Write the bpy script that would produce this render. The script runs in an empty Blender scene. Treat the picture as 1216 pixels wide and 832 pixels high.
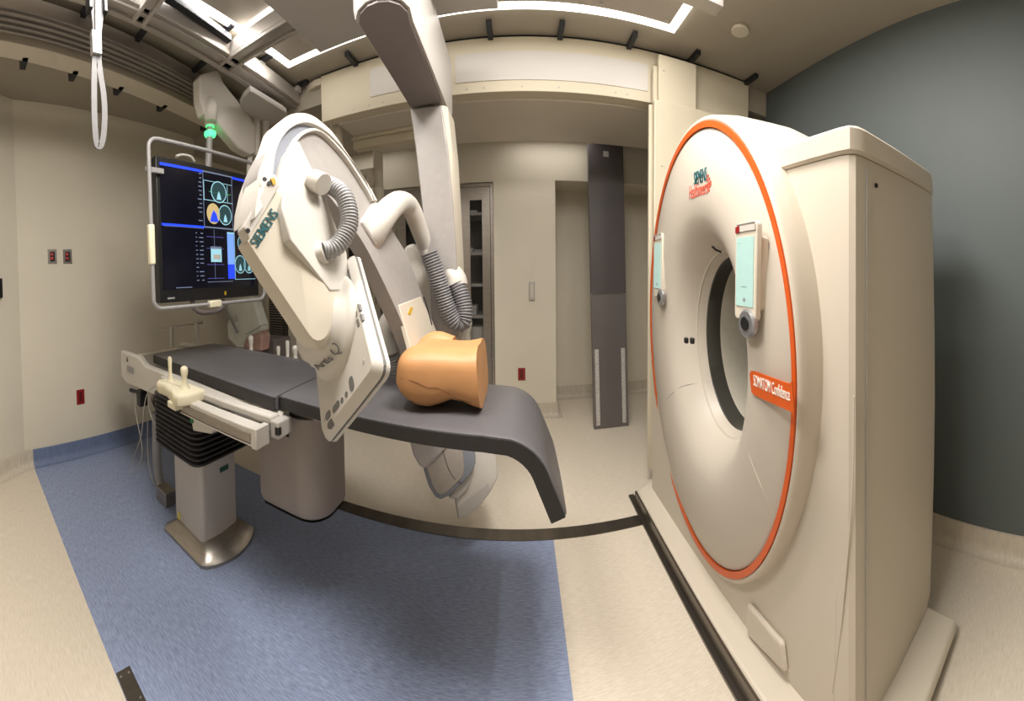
import bpy, bmesh, math, random
import numpy as np
from mathutils import Vector, Matrix

# ------------------------------------------------------------------ camera, world, light, exposure
SC = bpy.context.scene
COL = SC.collection
F, YH, XC, CAMH = 419.4, 336.2, 618.3, 1.45
PIT, ROL = math.radians(-1.92), math.radians(.5)
cp, sp, cr, sr = math.cos(PIT), math.sin(PIT), math.cos(ROL), math.sin(ROL)
ROT = np.array([[cr, 0, sr], [0, 1, 0], [-sr, 0, cr]]) @ np.array([[1, 0, 0], [0, cp, -sp], [0, sp, cp]])
cam_data = bpy.data.cameras.new('camera')
cam_data.type = 'PANO'
cam_data.panorama_type = 'CENTRAL_CYLINDRICAL'
cam_data.central_cylindrical_range_u_min = (0 - XC) / F
cam_data.central_cylindrical_range_u_max = (1216 - XC) / F
cam_data.central_cylindrical_range_v_min = (YH - 832) / F
cam_data.central_cylindrical_range_v_max = YH / F
cam_data.central_cylindrical_radius = 1.0
cam_data.clip_start = .02
cam = bpy.data.objects.new('camera', cam_data)
COL.objects.link(cam)
# camera axes: local X right, Y up, -Z forward
mr, mu, mf = ROT @ np.array([1, 0, 0]), ROT @ np.array([0, 0, 1]), ROT @ np.array([0, 1, 0])
m4 = Matrix(((mr[0], mu[0], -mf[0], 0), (mr[1], mu[1], -mf[1], 0), (mr[2], mu[2], -mf[2], CAMH), (0, 0, 0, 1)))
cam.matrix_world = m4
SC.camera = cam
SC.view_settings.view_transform = 'Standard'
SC.view_settings.look = 'None'
SC.view_settings.gamma = 1.0
SC.view_settings.use_curve_mapping = False
SC.view_settings.exposure = .75
world = bpy.data.worlds.new('world')
SC.world = world
world.use_nodes = True
world.node_tree.nodes['Background'].inputs[0].default_value = (1, .93, .82, 1)
world.node_tree.nodes['Background'].inputs[1].default_value = 0.0
LIGHT_COL = (1.0, .955, .90)


def area_light(name, loc, sx, sy, power, rot=(0, 0, 0), col=LIGHT_COL):
    l = bpy.data.lights.new(name, 'AREA')
    l.shape = 'RECTANGLE'
    l.size, l.size_y, l.energy, l.color = sx, sy, power, col
    o = bpy.data.objects.new(name, l)
    o.location, o.rotation_euler = loc, rot
    COL.objects.link(o)
    return o


CEIL = 2.93
# the light coffer's perimeter strips (lamps sit just below the luminous strips)
area_light('coffer_lamp', (-.3, 1.99, CEIL - .028), 2.35, .045, 1.5)
area_light('coffer_lamp', (-1.48, .9, CEIL - .028), .045, 1.9, 7)
area_light('coffer_lamp', (.9, 1.1, CEIL - .028), .045, 1.5, 7)
area_light('coffer_lamp', (-.3, -1.2, CEIL - .028), 2.35, .045, 1.5)
# two square fill lights added in the coffer, above the view
area_light('fill_lamp', (.20, .95, CEIL - .045), .55, .55, 28)
area_light('fill_lamp', (-.72, .6, CEIL - .045), .55, .55, 22)
# added fill hidden behind the soffit, for the alcove beyond the door header
area_light('alcove_fill', (.3, 3.22, 2.715), .7, .2, 1.4)
area_light('alcove_fill', (-1.5, 3.22, 2.715), .7, .2, .8)

# ------------------------------------------------------------------ pixel helpers (where a sight line meets a real plane)
def ray(x, y):
    th = (x - XC) / F
    return ROT @ np.array([math.sin(th), math.cos(th), -(y - YH) / F])


CAM = np.array([0, 0, CAMH])


def V(p):
    return Vector((float(p[0]), float(p[1]), float(p[2])))


def az(x, y, z):
    v = ray(x, y)
    return V(v * ((z - CAMH) / v[2]) + CAM)


def ax(x, y, X):
    v = ray(x, y)
    return V(v * (X / v[0]) + CAM)


def ay(x, y, Y):
    v = ray(x, y)
    return V(v * (Y / v[1]) + CAM)


def apl(x, y, P0, n, off=0.0):
    n = np.array(n, float)
    n = n / np.linalg.norm(n)
    v = ray(x, y)
    t = np.dot(np.array(P0, float) + n * off - CAM, n) / np.dot(v, n)
    return V(v * t + CAM)


# ------------------------------------------------------------------ materials
def srgb(c):
    return tuple(((v / 255) / 12.92 if v / 255 <= .04045 else ((v / 255 + .055) / 1.055) ** 2.4) for v in c)


MATS = {}


def mat(name, rgb, rough=.45, metal=0.0, noise=.04, scale=30.0, bump=0.0, spec=.5, stretch=None, emit=None, estr=0, coat=0, bscale=None, trans=0, alpha=1):
    if name in MATS:
        return MATS[name]
    m = bpy.data.materials.new(name)
    m.use_nodes = True
    nt = m.node_tree
    b = nt.nodes['Principled BSDF']
    c = srgb(rgb)
    b.inputs['Roughness'].default_value = rough
    b.inputs['Metallic'].default_value = metal
    b.inputs['Specular IOR Level'].default_value = spec
    b.inputs['Coat Weight'].default_value = coat
    b.inputs['Transmission Weight'].default_value = trans
    b.inputs['Alpha'].default_value = alpha
    tc = nt.nodes.new('ShaderNodeTexCoord')
    mp = nt.nodes.new('ShaderNodeMapping')
    nt.links.new(tc.outputs['Object'], mp.inputs[0])
    if stretch:
        mp.inputs['Scale'].default_value = stretch
    n = nt.nodes.new('ShaderNodeTexNoise')
    n.inputs['Scale'].default_value = scale
    n.inputs['Detail'].default_value = 4
    nt.links.new(mp.outputs[0], n.inputs['Vector'])
    r = nt.nodes.new('ShaderNodeValToRGB')
    r.color_ramp.elements[0].position = .3
    r.color_ramp.elements[1].position = .7
    lo = [max(0, v * (1 - noise)) for v in c]
    hi = [min(1, v * (1 + noise)) for v in c]
    r.color_ramp.elements[0].color = (*lo, 1)
    r.color_ramp.elements[1].color = (*hi, 1)
    nt.links.new(n.outputs['Fac'], r.inputs[0])
    nt.links.new(r.outputs[0], b.inputs['Base Color'])
    if bump:
        bp = nt.nodes.new('ShaderNodeBump')
        bp.inputs['Strength'].default_value = bump
        bp.inputs['Distance'].default_value = .01
        nt.links.new(n.outputs['Fac'], bp.inputs['Height'])
        nt.links.new(bp.outputs[0], b.inputs['Normal'])
    if emit:
        b.inputs['Emission Color'].default_value = (*srgb(emit), 1)
        b.inputs['Emission Strength'].default_value = estr
    MATS[name] = m
    return m


M_WALL = mat('beige_wall_paint', (216, 208, 191), .75, noise=.015, scale=4)
M_GREYWALL = mat('grey_green_wall_paint', (86, 93, 93), .6, noise=.03, scale=2)
M_CEIL = mat('ceiling_paint', (164, 156, 142), .8, noise=.015, scale=3)
M_WHITE = mat('white_enamel', (199, 194, 186), .38, noise=.01, scale=8, spec=.4)
M_CREAM = mat('cream_plastic', (208, 199, 183), .4, noise=.01, scale=6, spec=.4)
M_GANTRY = mat('gantry_cover', (198, 188, 173), .42, noise=.012, scale=3, spec=.4)
M_FACE = mat('gantry_face', (192, 183, 170), .42, noise=.012, scale=3, spec=.4)
M_LGREY = mat('light_grey_enamel', (184, 179, 174), .4, noise=.012, scale=6)
M_MGREY = mat('mid_grey_enamel', (150, 148, 148), .4, noise=.02, scale=6)
M_BLUEGREY = mat('blue_grey_rubber', (132, 136, 146), .5, noise=.03)
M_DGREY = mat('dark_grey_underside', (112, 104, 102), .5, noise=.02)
M_TAUPE = mat('taupe_shield_vinyl', (140, 131, 126), .5, noise=.02, scale=5)
M_ORANGE = mat('orange_stripe', (206, 88, 28), .4, noise=.03)
M_TEAL = mat('teal_print', (0, 84, 92), .5)
M_RED = mat('red_print', (205, 92, 72), .5)
M_BLACK = mat('black_plastic', (24, 24, 26), .4)
M_RUBBER = mat('black_rubber', (40, 38, 37), .6, noise=.1)
M_STEEL = mat('brushed_steel', (165, 158, 150), .32, metal=.9, noise=.1, scale=12, stretch=(1, 1, 14))
M_DSTEEL = mat('dark_floor_rail_steel', (120, 114, 106), .3, metal=.9, noise=.25, scale=3, stretch=(3, .2, 1))
M_ALU = mat('aluminium_rail', (184, 178, 172), .38, metal=.55, noise=.04, scale=10, stretch=(10, .3, 10))
M_ALUG = mat('grooved_aluminium', (150, 144, 138), .45, metal=.5, noise=.05, scale=10, stretch=(10, .3, 10))
M_STRUT = mat('dark_channel_strut', (48, 50, 54), .5, metal=.4, noise=.2, scale=60)
M_HOSE = mat('grey_hose', (150, 149, 150), .45, noise=.03)
M_HOSED = mat('dark_grey_hose', (122, 121, 124), .4, noise=.03)
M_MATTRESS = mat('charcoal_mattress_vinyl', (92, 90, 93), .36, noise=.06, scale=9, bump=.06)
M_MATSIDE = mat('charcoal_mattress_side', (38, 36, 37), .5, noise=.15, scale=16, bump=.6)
M_SKIN = mat('phantom_skin', (192, 140, 92), .5, noise=.08, scale=7, bump=.04)
M_SKINLINE = mat('seam_line', (120, 78, 48), .7)
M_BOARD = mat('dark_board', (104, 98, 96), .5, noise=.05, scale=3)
M_STRIPW = mat('perforated_strip', (190, 186, 180), .6, noise=.3, scale=90)
M_REDPL = mat('red_outlet_plastic', (142, 30, 30), .35)
M_IVORY = mat('ivory_plastic', (232, 224, 196), .38, noise=.01)
M_GLASS = mat('cabinet_glass', (60, 58, 56), .08, noise=.02, alpha=.18)
M_INT = mat('cabinet_interior', (96, 90, 86), .6)
M_SHELF = mat('shelf_edge', (180, 176, 170), .4)
M_DRAPE = mat('pale_drape', (222, 224, 215), .5, noise=.06, scale=9, bump=.3)
M_PINK = mat('pinkish_bag', (196, 160, 150), .45, noise=.15, scale=12, bump=.3)
M_GREENLED = mat('green_led_glow', (60, 220, 110), .4, emit=(70, 255, 130), estr=1.6)
M_LIGHT = mat('luminous_strip', (255, 252, 244), .5, emit=(255, 250, 238), estr=2)
M_PANEL = mat('grey_coffer_panel', (178, 170, 160), .5, noise=.02)
M_BROWN = mat('louvre_dark', (70, 62, 56), .6)
M_YEL = mat('yellow_label', (200, 160, 40), .5)
M_CABLE = mat('cable_jacket', (170, 165, 158), .5)
M_HEADER = mat('header_panel', (206, 196, 174), .5, noise=.012, scale=3)
M_HEADLIT = mat('header_inset_panel', (204, 199, 194), .45, noise=.01, scale=3)
M_SOFFIT = mat('soffit_paint', (206, 198, 184), .45, noise=.03, scale=2)
M_TUNNEL = mat('dark_scan_window', (62, 60, 54), .35)
M_BLUEGLASS = mat('panel_glass_lit', (150, 178, 172), .25, emit=(170, 205, 196), estr=.28)
M_SILVER = mat('silver_trim', (170, 170, 172), .3, metal=.7)
M_FOIL = mat('silver_tape', (205, 205, 205), .3, metal=.5, noise=.3, scale=60)
M_ETCH = mat('grey_print', (105, 103, 100), .5)
M_WPRINT = mat('white_print', (240, 235, 225), .5)
M_BOX = mat('supply_box', (206, 202, 194), .6)


def floor_material():
    m = bpy.data.materials.new('sheet_vinyl_floor')
    m.use_nodes = True
    nt = m.node_tree
    N, L = nt.nodes, nt.links
    b = N['Principled BSDF']
    b.inputs['Roughness'].default_value = .42
    b.inputs['Specular IOR Level'].default_value = .4
    geo = N.new('ShaderNodeNewGeometry')
    sep = N.new('ShaderNodeSeparateXYZ')
    L.new(geo.outputs['Position'], sep.inputs[0])

    def cmpn(op, a, v):
        n = N.new('ShaderNodeMath')
        n.operation = op
        L.new(a, n.inputs[0])
        n.inputs[1].default_value = v
        return n.outputs[0]

    def mul(a, c):
        n = N.new('ShaderNodeMath')
        n.operation = 'MULTIPLY'
        L.new(a, n.inputs[0])
        L.new(c, n.inputs[1])
        return n.outputs[0]
    mask = mul(mul(cmpn('LESS_THAN', sep.outputs[0], .165), cmpn('GREATER_THAN', sep.outputs[1], .487)), cmpn('LESS_THAN', sep.outputs[1], 1.86))
    mask2 = mask
    mx = N.new('ShaderNodeMath')
    mx.operation = 'MAXIMUM'
    L.new(mask, mx.inputs[0])
    L.new(mask2, mx.inputs[1])
    tc = N.new('ShaderNodeTexCoord')

    def streak(sx, sy, sc, c0, c1, p0=.35, p1=.68):
        mp = N.new('ShaderNodeMapping')
        mp.inputs['Scale'].default_value = (sx, sy, 1)
        L.new(tc.outputs['Object'], mp.inputs[0])
        n = N.new('ShaderNodeTexNoise')
        n.inputs['Scale'].default_value = sc
        n.inputs['Detail'].default_value = 5
        n.inputs['Roughness'].default_value = .7
        L.new(mp.outputs[0], n.inputs['Vector'])
        r = N.new('ShaderNodeValToRGB')
        r.color_ramp.elements[0].position, r.color_ramp.elements[1].position = p0, p1
        r.color_ramp.elements[0].color, r.color_ramp.elements[1].color = (*srgb(c0), 1), (*srgb(c1), 1)
        L.new(n.outputs['Fac'], r.inputs[0])
        return r.outputs[0]
    blue = streak(1.6, 14, 16, (118, 130, 160), (164, 176, 206))
    beige = streak(1.6, 14, 16, (206, 194, 176), (226, 216, 200))
    mix = N.new('ShaderNodeMix')
    mix.data_type = 'RGBA'
    L.new(mx.outputs[0], mix.inputs[0])
    L.new(beige, mix.inputs[6])
    L.new(blue, mix.inputs[7])
    L.new(mix.outputs[2], b.inputs['Base Color'])
    return m


M_FLOOR = floor_material()
M_BASEBEIGE = mat('beige_cove_vinyl', (196, 186, 170), .55, noise=.1, scale=20, stretch=(3, 3, .5))
M_BASEBLUE = mat('blue_cove_vinyl', (108, 122, 152), .55, noise=.14, scale=20, stretch=(5, 5, .6))

# ------------------------------------------------------------------ mesh helpers
ORIG = {}


class MB:
    def __init__(s):
        s.v, s.f, s.m = [], [], []

    def add(s, vs, fs, mi=0):
        o = len(s.v)
        s.v += [V(p) for p in vs]
        s.f += [tuple(i + o for i in f) for f in fs]
        s.m += [mi] * len(fs)
        return s

    def box(s, a, b, mi=0, R=None, c=None):
        x0, y0, z0 = a
        x1, y1, z1 = b
        p = [Vector(q) for q in ((x0, y0, z0), (x1, y0, z0), (x1, y1, z0), (x0, y1, z0), (x0, y0, z1), (x1, y0, z1), (x1, y1, z1), (x0, y1, z1))]
        if R is not None:
            c = Vector(c)
            p = [R @ (q - c) + c for q in p]
        return s.add(p, [(0, 3, 2, 1), (4, 5, 6, 7), (0, 1, 5, 4), (1, 2, 6, 5), (2, 3, 7, 6), (3, 0, 4, 7)], mi)

    def prism(s, pts, vec, mi=0, cap_mi=None):
        n = len(pts)
        pts = [V(p) for p in pts]
        vec = V(vec)
        o = len(s.v)
        s.v += pts + [p + vec for p in pts]
        cm = mi if cap_mi is None else cap_mi
        s.f.append(tuple(o + i for i in range(n)))
        s.m.append(cm)
        s.f.append(tuple(o + n + i for i in reversed(range(n))))
        s.m.append(mi)
        for i in range(n):
            j = (i + 1) % n
            s.f.append((o + j, o + i, o + n + i, o + n + j))
            s.m.append(mi)
        return s

    def loft(s, rings, mi=0, closed=True, caps=True):
        o = len(s.v)
        k = len(rings[0])
        for r in rings:
            s.v += [V(p) for p in r]
        for a in range(len(rings) - 1):
            for i in range(k if closed else k - 1):
                j = (i + 1) % k
                s.f.append((o + a * k + i, o + a * k + j, o + (a + 1) * k + j, o + (a + 1) * k + i))
                s.m.append(mi)
        if caps and closed:
            s.f.append(tuple(o + i for i in reversed(range(k))))
            s.m.append(mi)
            s.f.append(tuple(o + (len(rings) - 1) * k + i for i in range(k)))
            s.m.append(mi)
        return s

    def ribbon(s, A, B, vec, n=40, mi=0):
        """band between two outlines, given thickness vec"""
        A, B = resample(A, n), resample(B, n)
        vec = V(vec)
        rings = [[a, b, b + vec, a + vec] for a, b in zip(A, B)]
        return s.loft(rings, mi)

    def tube(s, path, r, k=12, mi=0, smooth=True, n=None, caps=True):
        path = [V(p) for p in path]
        if smooth and len(path) > 2:
            path = catmull(path, n or 8)
        rf = r if callable(r) else (lambda t: r)
        rings = []
        T = [(path[min(i + 1, len(path) - 1)] - path[max(i - 1, 0)]).normalized() for i in range(len(path))]
        up = Vector((0, 0, 1)) if abs(T[0].z) < .9 else Vector((1, 0, 0))
        nn = T[0].cross(up).normalized()
        for i, p in enumerate(path):
            nn = (nn - T[i] * nn.dot(T[i])).normalized()
            bb = T[i].cross(nn)
            rr = rf(i / (len(path) - 1))
            rings.append([p + (nn * math.cos(2 * math.pi * j / k) + bb * math.sin(2 * math.pi * j / k)) * rr for j in range(k)])
        return s.loft(rings, mi, caps=caps)

    def disc(s, c, axis, r, h, k=24, mi=0):
        c, a = V(c), V(axis).normalized()
        return s.tube([c, c + a * h], r, k, mi, smooth=False)

    def build(s, name, mats, parent=None, bevel=0, seg=2, smooth=False, root=None, sub=0, angle=35):
        me = bpy.data.meshes.new(name)
        org = Vector((0, 0, 0))
        if parent is not None:
            org = ORIG[parent.name]
        else:
            xs = [v.x for v in s.v]
            ys = [v.y for v in s.v]
            zs = [v.z for v in s.v]
            org = Vector(((min(xs) + max(xs)) / 2, (min(ys) + max(ys)) / 2, min(zs)))
            if root is not None:
                org = Vector(root)
        me.from_pydata([v - org for v in s.v], [], s.f)
        if not isinstance(mats, (list, tuple)):
            mats = [mats]
        for m in mats:
            me.materials.append(m)
        for p, mi in zip(me.polygons, s.m):
            p.material_index = mi
        bm = bmesh.new()
        bm.from_mesh(me)
        bmesh.ops.recalc_face_normals(bm, faces=bm.faces)
        bm.to_mesh(me)
        bm.free()
        o = bpy.data.objects.new(name, me)
        COL.objects.link(o)
        ORIG[o.name] = org
        if parent is not None:
            o.parent = parent
        else:
            o.location = org
        if bevel:
            md = o.modifiers.new('bevel', 'BEVEL')
            md.width, md.segments, md.limit_method = bevel, seg, 'ANGLE'
            md.angle_limit = math.radians(30)
        if sub:
            md = o.modifiers.new('sub', 'SUBSURF')
            md.levels = md.render_levels = sub
        if smooth or bevel or sub:
            for p in me.polygons:
                p.use_smooth = True
            if not sub:
                me.set_sharp_from_angle(angle=math.radians(angle))
        return o


def cast(o, px, py, off=0.0):
    """where the sight line meets the surface of a built mesh"""
    from mathutils.bvhtree import BVHTree
    org = ORIG[o.name]
    key = o.name
    if key not in BV:
        BV[key] = BVHTree.FromPolygons([v.co + org for v in o.data.vertices], [tuple(p.vertices) for p in o.data.polygons])
    d = V(ray(px, py)).normalized()
    h, n, _, _ = BV[key].ray_cast(V(CAM), d)
    if h is None:
        return None
    return h - d * off


BV = {}


def resample(P, n):
    P = [V(p) for p in P]
    d = [0]
    for a, b in zip(P, P[1:]):
        d.append(d[-1] + (b - a).length)
    out = []
    for i in range(n):
        t = d[-1] * i / (n - 1)
        k = 0
        while k < len(P) - 2 and d[k + 1] < t:
            k += 1
        u = (t - d[k]) / max(d[k + 1] - d[k], 1e-9)
        out.append(P[k].lerp(P[k + 1], min(u, 1)))
    return out


def catmull(P, n):
    out = []
    Q = [P[0] * 2 - P[1]] + list(P) + [P[-1] * 2 - P[-2]]
    for i in range(1, len(Q) - 2):
        p0, p1, p2, p3 = Q[i - 1], Q[i], Q[i + 1], Q[i + 2]
        for k in range(n):
            t = k / n
            out.append(.5 * ((2 * p1) + (-p0 + p2) * t + (2 * p0 - 5 * p1 + 4 * p2 - p3) * t * t + (-p0 + 3 * p1 - 3 * p2 + p3) * t ** 3))
    out.append(P[-1])
    return out


def tag(o, label=None, cat=None, group=None, kind=None):
    if label:
        o['label'] = label
    if cat:
        o['category'] = cat
    if group:
        o['group'] = group
    if kind:
        o['kind'] = kind
    return o


def thing(name, label, cat, loc, group=None):
    o = bpy.data.objects.new(name, None)
    o.empty_display_size = .1
    o.location = loc
    COL.objects.link(o)
    ORIG[o.name] = Vector(loc)
    return tag(o, label, cat, group)


def struct(o):
    o['kind'] = 'structure'
    return o


def text_mesh(name, body, m, parent, P, right, up, height, extrude=.0008, width=None, shear=0.0, bold=0.0):
    """lettering standing on a surface: P is the start of the baseline"""
    cu = bpy.data.curves.new(name, 'FONT')
    cu.body = body
    cu.size = 1
    cu.extrude = .01
    cu.shear = shear
    cu.offset = bold
    to = bpy.data.objects.new(name, cu)
    COL.objects.link(to)
    bpy.context.view_layer.update()
    me = bpy.data.meshes.new_from_object(to.evaluated_get(bpy.context.evaluated_depsgraph_get()))
    bpy.data.objects.remove(to)
    xs = [v.co.x for v in me.vertices]
    ys = [v.co.y for v in me.vertices]
    w, h = max(xs) - min(xs), max(ys) - min(0, min(ys))
    sy = height / .72
    sx = sy if width is None else width / w
    right, up = V(right).normalized(), V(up).normalized()
    nrm = right.cross(up).normalized()
    org = ORIG[parent.name]
    for v in me.vertices:
        v.co = V(P) + right * (v.co.x - min(xs)) * sx + up * v.co.y * sy + nrm * (v.co.z / .01) * extrude - org
    me.materials.clear()
    me.materials.append(m)
    o = bpy.data.objects.new(name, me)
    COL.objects.link(o)
    ORIG[o.name] = org
    o.parent = parent
    return o


# ================================================================== THE ROOM
XL, XR, YB, YN = -2.86, 1.80, 3.48, -1.9
struct(MB().box((-4.2, YN - .2, -.12), (2.4, 4.6, 0)).build('floor', M_FLOOR, root=(0, 0, 0)))
struct(MB().box((-4.2, YN - .2, CEIL), (2.4, 2.3, CEIL + .1)).build('ceiling', M_CEIL))
struct(MB().box((-4.2, 2.3, 2.74), (2.4, 4.6, 3.03)).build('ceiling', M_CEIL))
def wlx(y):
    return -2.79 - .098 * (y - .42)


WLN = Vector((1, .098, 0)).normalized()
WLP = Vector((-2.79, .42, 0))
struct(MB().prism([(wlx(.42), .42, 0), (wlx(4.2), 4.2, 0), (wlx(4.2) - .15, 4.2, 0), (wlx(.42) - .15, .42, 0)], (0, 0, CEIL)).build('wall_left', M_WALL))
wa, wb = Vector((-2.79, .42, 0)), Vector((-1.70, -1.25, 0))
wn = Vector((-(wb - wa).y, (wb - wa).x, 0)).normalized() * -.12
struct(MB().prism([wa, wb, wb + wn, wa + wn], (0, 0, CEIL)).build('wall_front_left', M_WALL))
struct(MB().box((-4.2, YN - .15, 0), (2.4, YN, CEIL)).build('wall_rear', M_WALL))
struct(MB().box((-1.75, YN, 0), (-1.63, -1.1, CEIL)).build('wall_rear_side', M_WALL))
def wrx(y):
    return 1.80 + .05 * (y - .5)


struct(MB().prism([(wrx(YN), YN, 0), (wrx(4.3), 4.3, 0), (wrx(4.3) + .15, 4.3, 0), (wrx(YN) + .15, YN, 0)], (0, 0, CEIL)).build('wall_right', M_GREYWALL))
# back wall: above the cabinets, pier between cabinets and niche, niche
XP0, XP1 = -.262, .345
mb = MB()
mb.box((-3.12, YB, 2.33), (XP0, YB + .12, 2.78)).box((-3.12, YB, 0), (-2.72, YB + .12, 2.33))
mb.box((XP0, YB, 0), (XP1, 4.1, 2.78)).box((XP1, YB, 2.34), (2.1, 4.1, 2.78)).box((1.50, YB, 0), (2.1, 4.1, 2.34))
mb.box((XP1, 3.97, 0), (1.5, 4.1, 2.34))
mb.box((-2.80, 4.02, 0), (XP0, 4.12, 2.78))
mb.box((-2.80, YB + .12, 0), (-2.72, 4.02, 2.78))
struct(mb.build('wall_back', M_WALL))


def cove(pts, m, name, h=.125, t=.012, rr=.05):
    """coved skirting: pts along the wall foot, the room lies to the left of the path"""
    prof = [(0, h), (t, h), (t, rr)] + [(t + rr * (1 - math.cos(a)), rr * (1 - math.sin(a))) for a in (.4, .8, 1.2)] + [(t + rr, .0015), (0, .0015)]
    rings = []
    pts = [Vector((p[0], p[1], 0)) for p in pts]
    for i, p in enumerate(pts):
        d0 = (pts[i] - pts[i - 1]).normalized() if i > 0 else (pts[1] - pts[0]).normalized()
        d1 = (pts[i + 1] - pts[i]).normalized() if i < len(pts) - 1 else d0
        n0, n1 = Vector((-d0.y, d0.x, 0)), Vector((-d1.y, d1.x, 0))
        n = (n0 + n1).normalized()
        k = 1 / max(.3, n.dot(n0))
        rings.append([p + n * k * a + Vector((0, 0, b)) for a, b in prof])
    o = MB().loft(rings).build(name, m, smooth=True, angle=50)
    return struct(o)


cove([(wlx(3.9), 3.9), (wlx(.487), .487)], M_BASEBLUE, 'baseboard_left')
cove([(wlx(.487), .487), (-2.79, .42), (-1.9, -.944)], M_BASEBEIGE, 'baseboard_front_left')
cove([(wrx(-1.8), -1.8), (wrx(3.4), 3.4)], M_BASEBEIGE, 'baseboard_right')
cove([(1.5, 3.48), (1.5, 3.97), (XP1, 3.97), (XP1, YB), (XP0, YB)], M_BASEBEIGE, 'baseboard_back', h=.14)

# header over the opening: panelled fascia, inset lighter panel, soffit
HY = 2.25
HX0 = ay(381, 100, HY).x
HX1 = ay(889, 112, HY).x
hz1 = ay(600, 41.2, HY).z - .012
hz0 = ay(600, 108.5, HY).z
zi = ay(600, 61, HY).z
mb = MB()
mb.box((HX0, HY, hz0), (HX1, HY + .09, hz1))
hd = mb.build('trim_3', M_HEADER, bevel=.003)
struct(hd)
ins = MB().box((-.40, HY - .004, hz0 + .07), (.84, HY, zi)).build('inset_panel', M_HEADLIT, hd)
ins2 = MB().box((-.99, HY - .004, hz0 + .08), (-.66, HY, hz0 + .27)).build('inset_panel', M_HEADLIT, hd, bevel=.003)
for X in (-1.12, -1.0, -.9, -.62, -.33, -.22, .02, .25, .62, .7):
    MB().disc((X, HY, hz0 + .03), (0, -1, 0), .006, .003, 12).build('screw_cap', M_LGREY, hd)
struct(MB().box((-1.30, HY + .092, hz0 - .01), (1.86, 3.08, hz0 + .05)).build('trim_4', M_SOFFIT, bevel=.01))
# end return of the header on the left and lower beam behind it
struct(MB().box((-1.32, 2.62, 2.475), (-.62, 2.72, 2.538)).box((-1.32, 2.59, 2.54), (-.62, 2.72, 2.566)).build('trim_5', M_HEADER, bevel=.004))

# ------------------------------------------------------------------ floor rail
fr = MB().box((-1.70, 1.852, .0005), (.70, 1.935, .004))
tag(fr.build('floor_rail', M_DSTEEL), 'flat polished steel strip curving across the floor beyond the blue vinyl', 'floor rail')
cpn = MB()
A = [az(145, 799, .003), az(161, 785, .003), az(184, 832, .003)]
x0, x1 = az(144, 800, 0).x, -.78
cv = MB().box((-1.20, .489, .0005), (-.9, .545, .006)).build('floor_cover_plate', M_DSTEEL, bevel=.001)
tag(cv, 'small bolted metal cover plate at the near edge of the blue vinyl', 'floor plate')
for (X, Y) in ((-1.18, .50), (-1.18, .532), (-1.09, .50), (-1.09, .532)):
    MB().disc((X, Y, .006), (0, 0, 1), .004, .0015, 10).build('screw', M_SILVER, cv)

# ================================================================== CEILING HARDWARE
# luminous perimeter of the coffer
cl = thing('ceiling_light', 'large rectangular ceiling light with glowing border strips around grey panel', 'ceiling light', (-.3, .4, CEIL - .03))
for a, b in (((-1.505, 1.965, CEIL - .022), (.925, 2.015, CEIL - .002)), ((-1.505, -1.2, CEIL - .022), (-1.455, 1.965, CEIL - .002)), ((.875, -1.2, CEIL - .022), (.925, 1.965, CEIL - .002)), ((-1.505, -1.25, CEIL - .022), (.925, -1.2, CEIL - .002))):
    MB().box(a, b).build('glow_strip', M_LIGHT, cl)
MB().box((-1.45, -1.195, CEIL - .02), (.87, 1.96, CEIL - .002)).build('centre_panel', M_PANEL, cl)
for X, Y in ((-1.42, 1.93), (.84, 1.93), (.45, 1.93), (0, 1.93)):
    MB().disc((X, Y, CEIL - .02), (0, 0, -1), .012, .006, 12).build('screw', M_LGREY, cl)
for X, Y in ((.20, .95), (-.72, .6)):  # added glowing panels, out of view, that brighten the room
    MB().box((X - .3, Y - .3, CEIL - .04), (X + .3, Y + .3, CEIL - .02)).build('fill_panel', M_LIGHT, cl, bevel=.004)
MB().box((-1.45, 1.5, CEIL - .03), (-1.2, 1.54, CEIL - .02)).build('glow_strip', M_LIGHT, cl)  # glowing bar standing in for a reflection by the cross rail

def rail_x(name, label, x0, x1, y0, y1, z0, z1, m):
    t = thing(name, label, 'ceiling rail', ((x0 + x1) / 2, (y0 + y1) / 2, z0))
    MB().box((x0, y0, z0), (x1, y1, z1)).build('rail_body', m, t, bevel=.004)
    for yy in (y0, y1 - .02):
        MB().box((x0, yy, z0 - .02), (x1, yy + .02, z0 + .001)).build('rail_lip', m, t, bevel=.003)
    return t


def rail(name, label, a, b, c, d, z0, z1, m, grooves=0, y0=-.7, y1=2.7):
    """a-b is the rail's wall-side edge line, c-d its room-side edge line (plan points)"""
    def on(p, q, y):
        return p[0] + (q[0] - p[0]) * (y - p[1]) / (q[1] - p[1])
    l0, l1, r0, r1 = on(a, b, y0), on(a, b, y1), on(c, d, y0), on(c, d, y1)
    t = thing(name, label, 'ceiling rail', ((l0 + r1) / 2, (y0 + y1) / 2, z0))
    MB().prism([(l0, y0, z0), (r0, y0, z0), (r1, y1, z0), (l1, y1, z0)], (0, 0, z1 - z0)).build('rail_body', m, t, bevel=.004)
    for g in range(grooves):
        f0, f1 = (g + .3) / grooves, (g + .7) / grooves
        P = [(l0 + (r0 - l0) * f0, y0, z0 - .014), (l0 + (r0 - l0) * f1, y0, z0 - .014), (l1 + (r1 - l1) * f1, y1, z0 - .014), (l1 + (r1 - l1) * f0, y1, z0 - .014)]
        MB().prism(P, (0, 0, .015)).build('rail_lip', m, t, bevel=.003)
    return t


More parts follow.
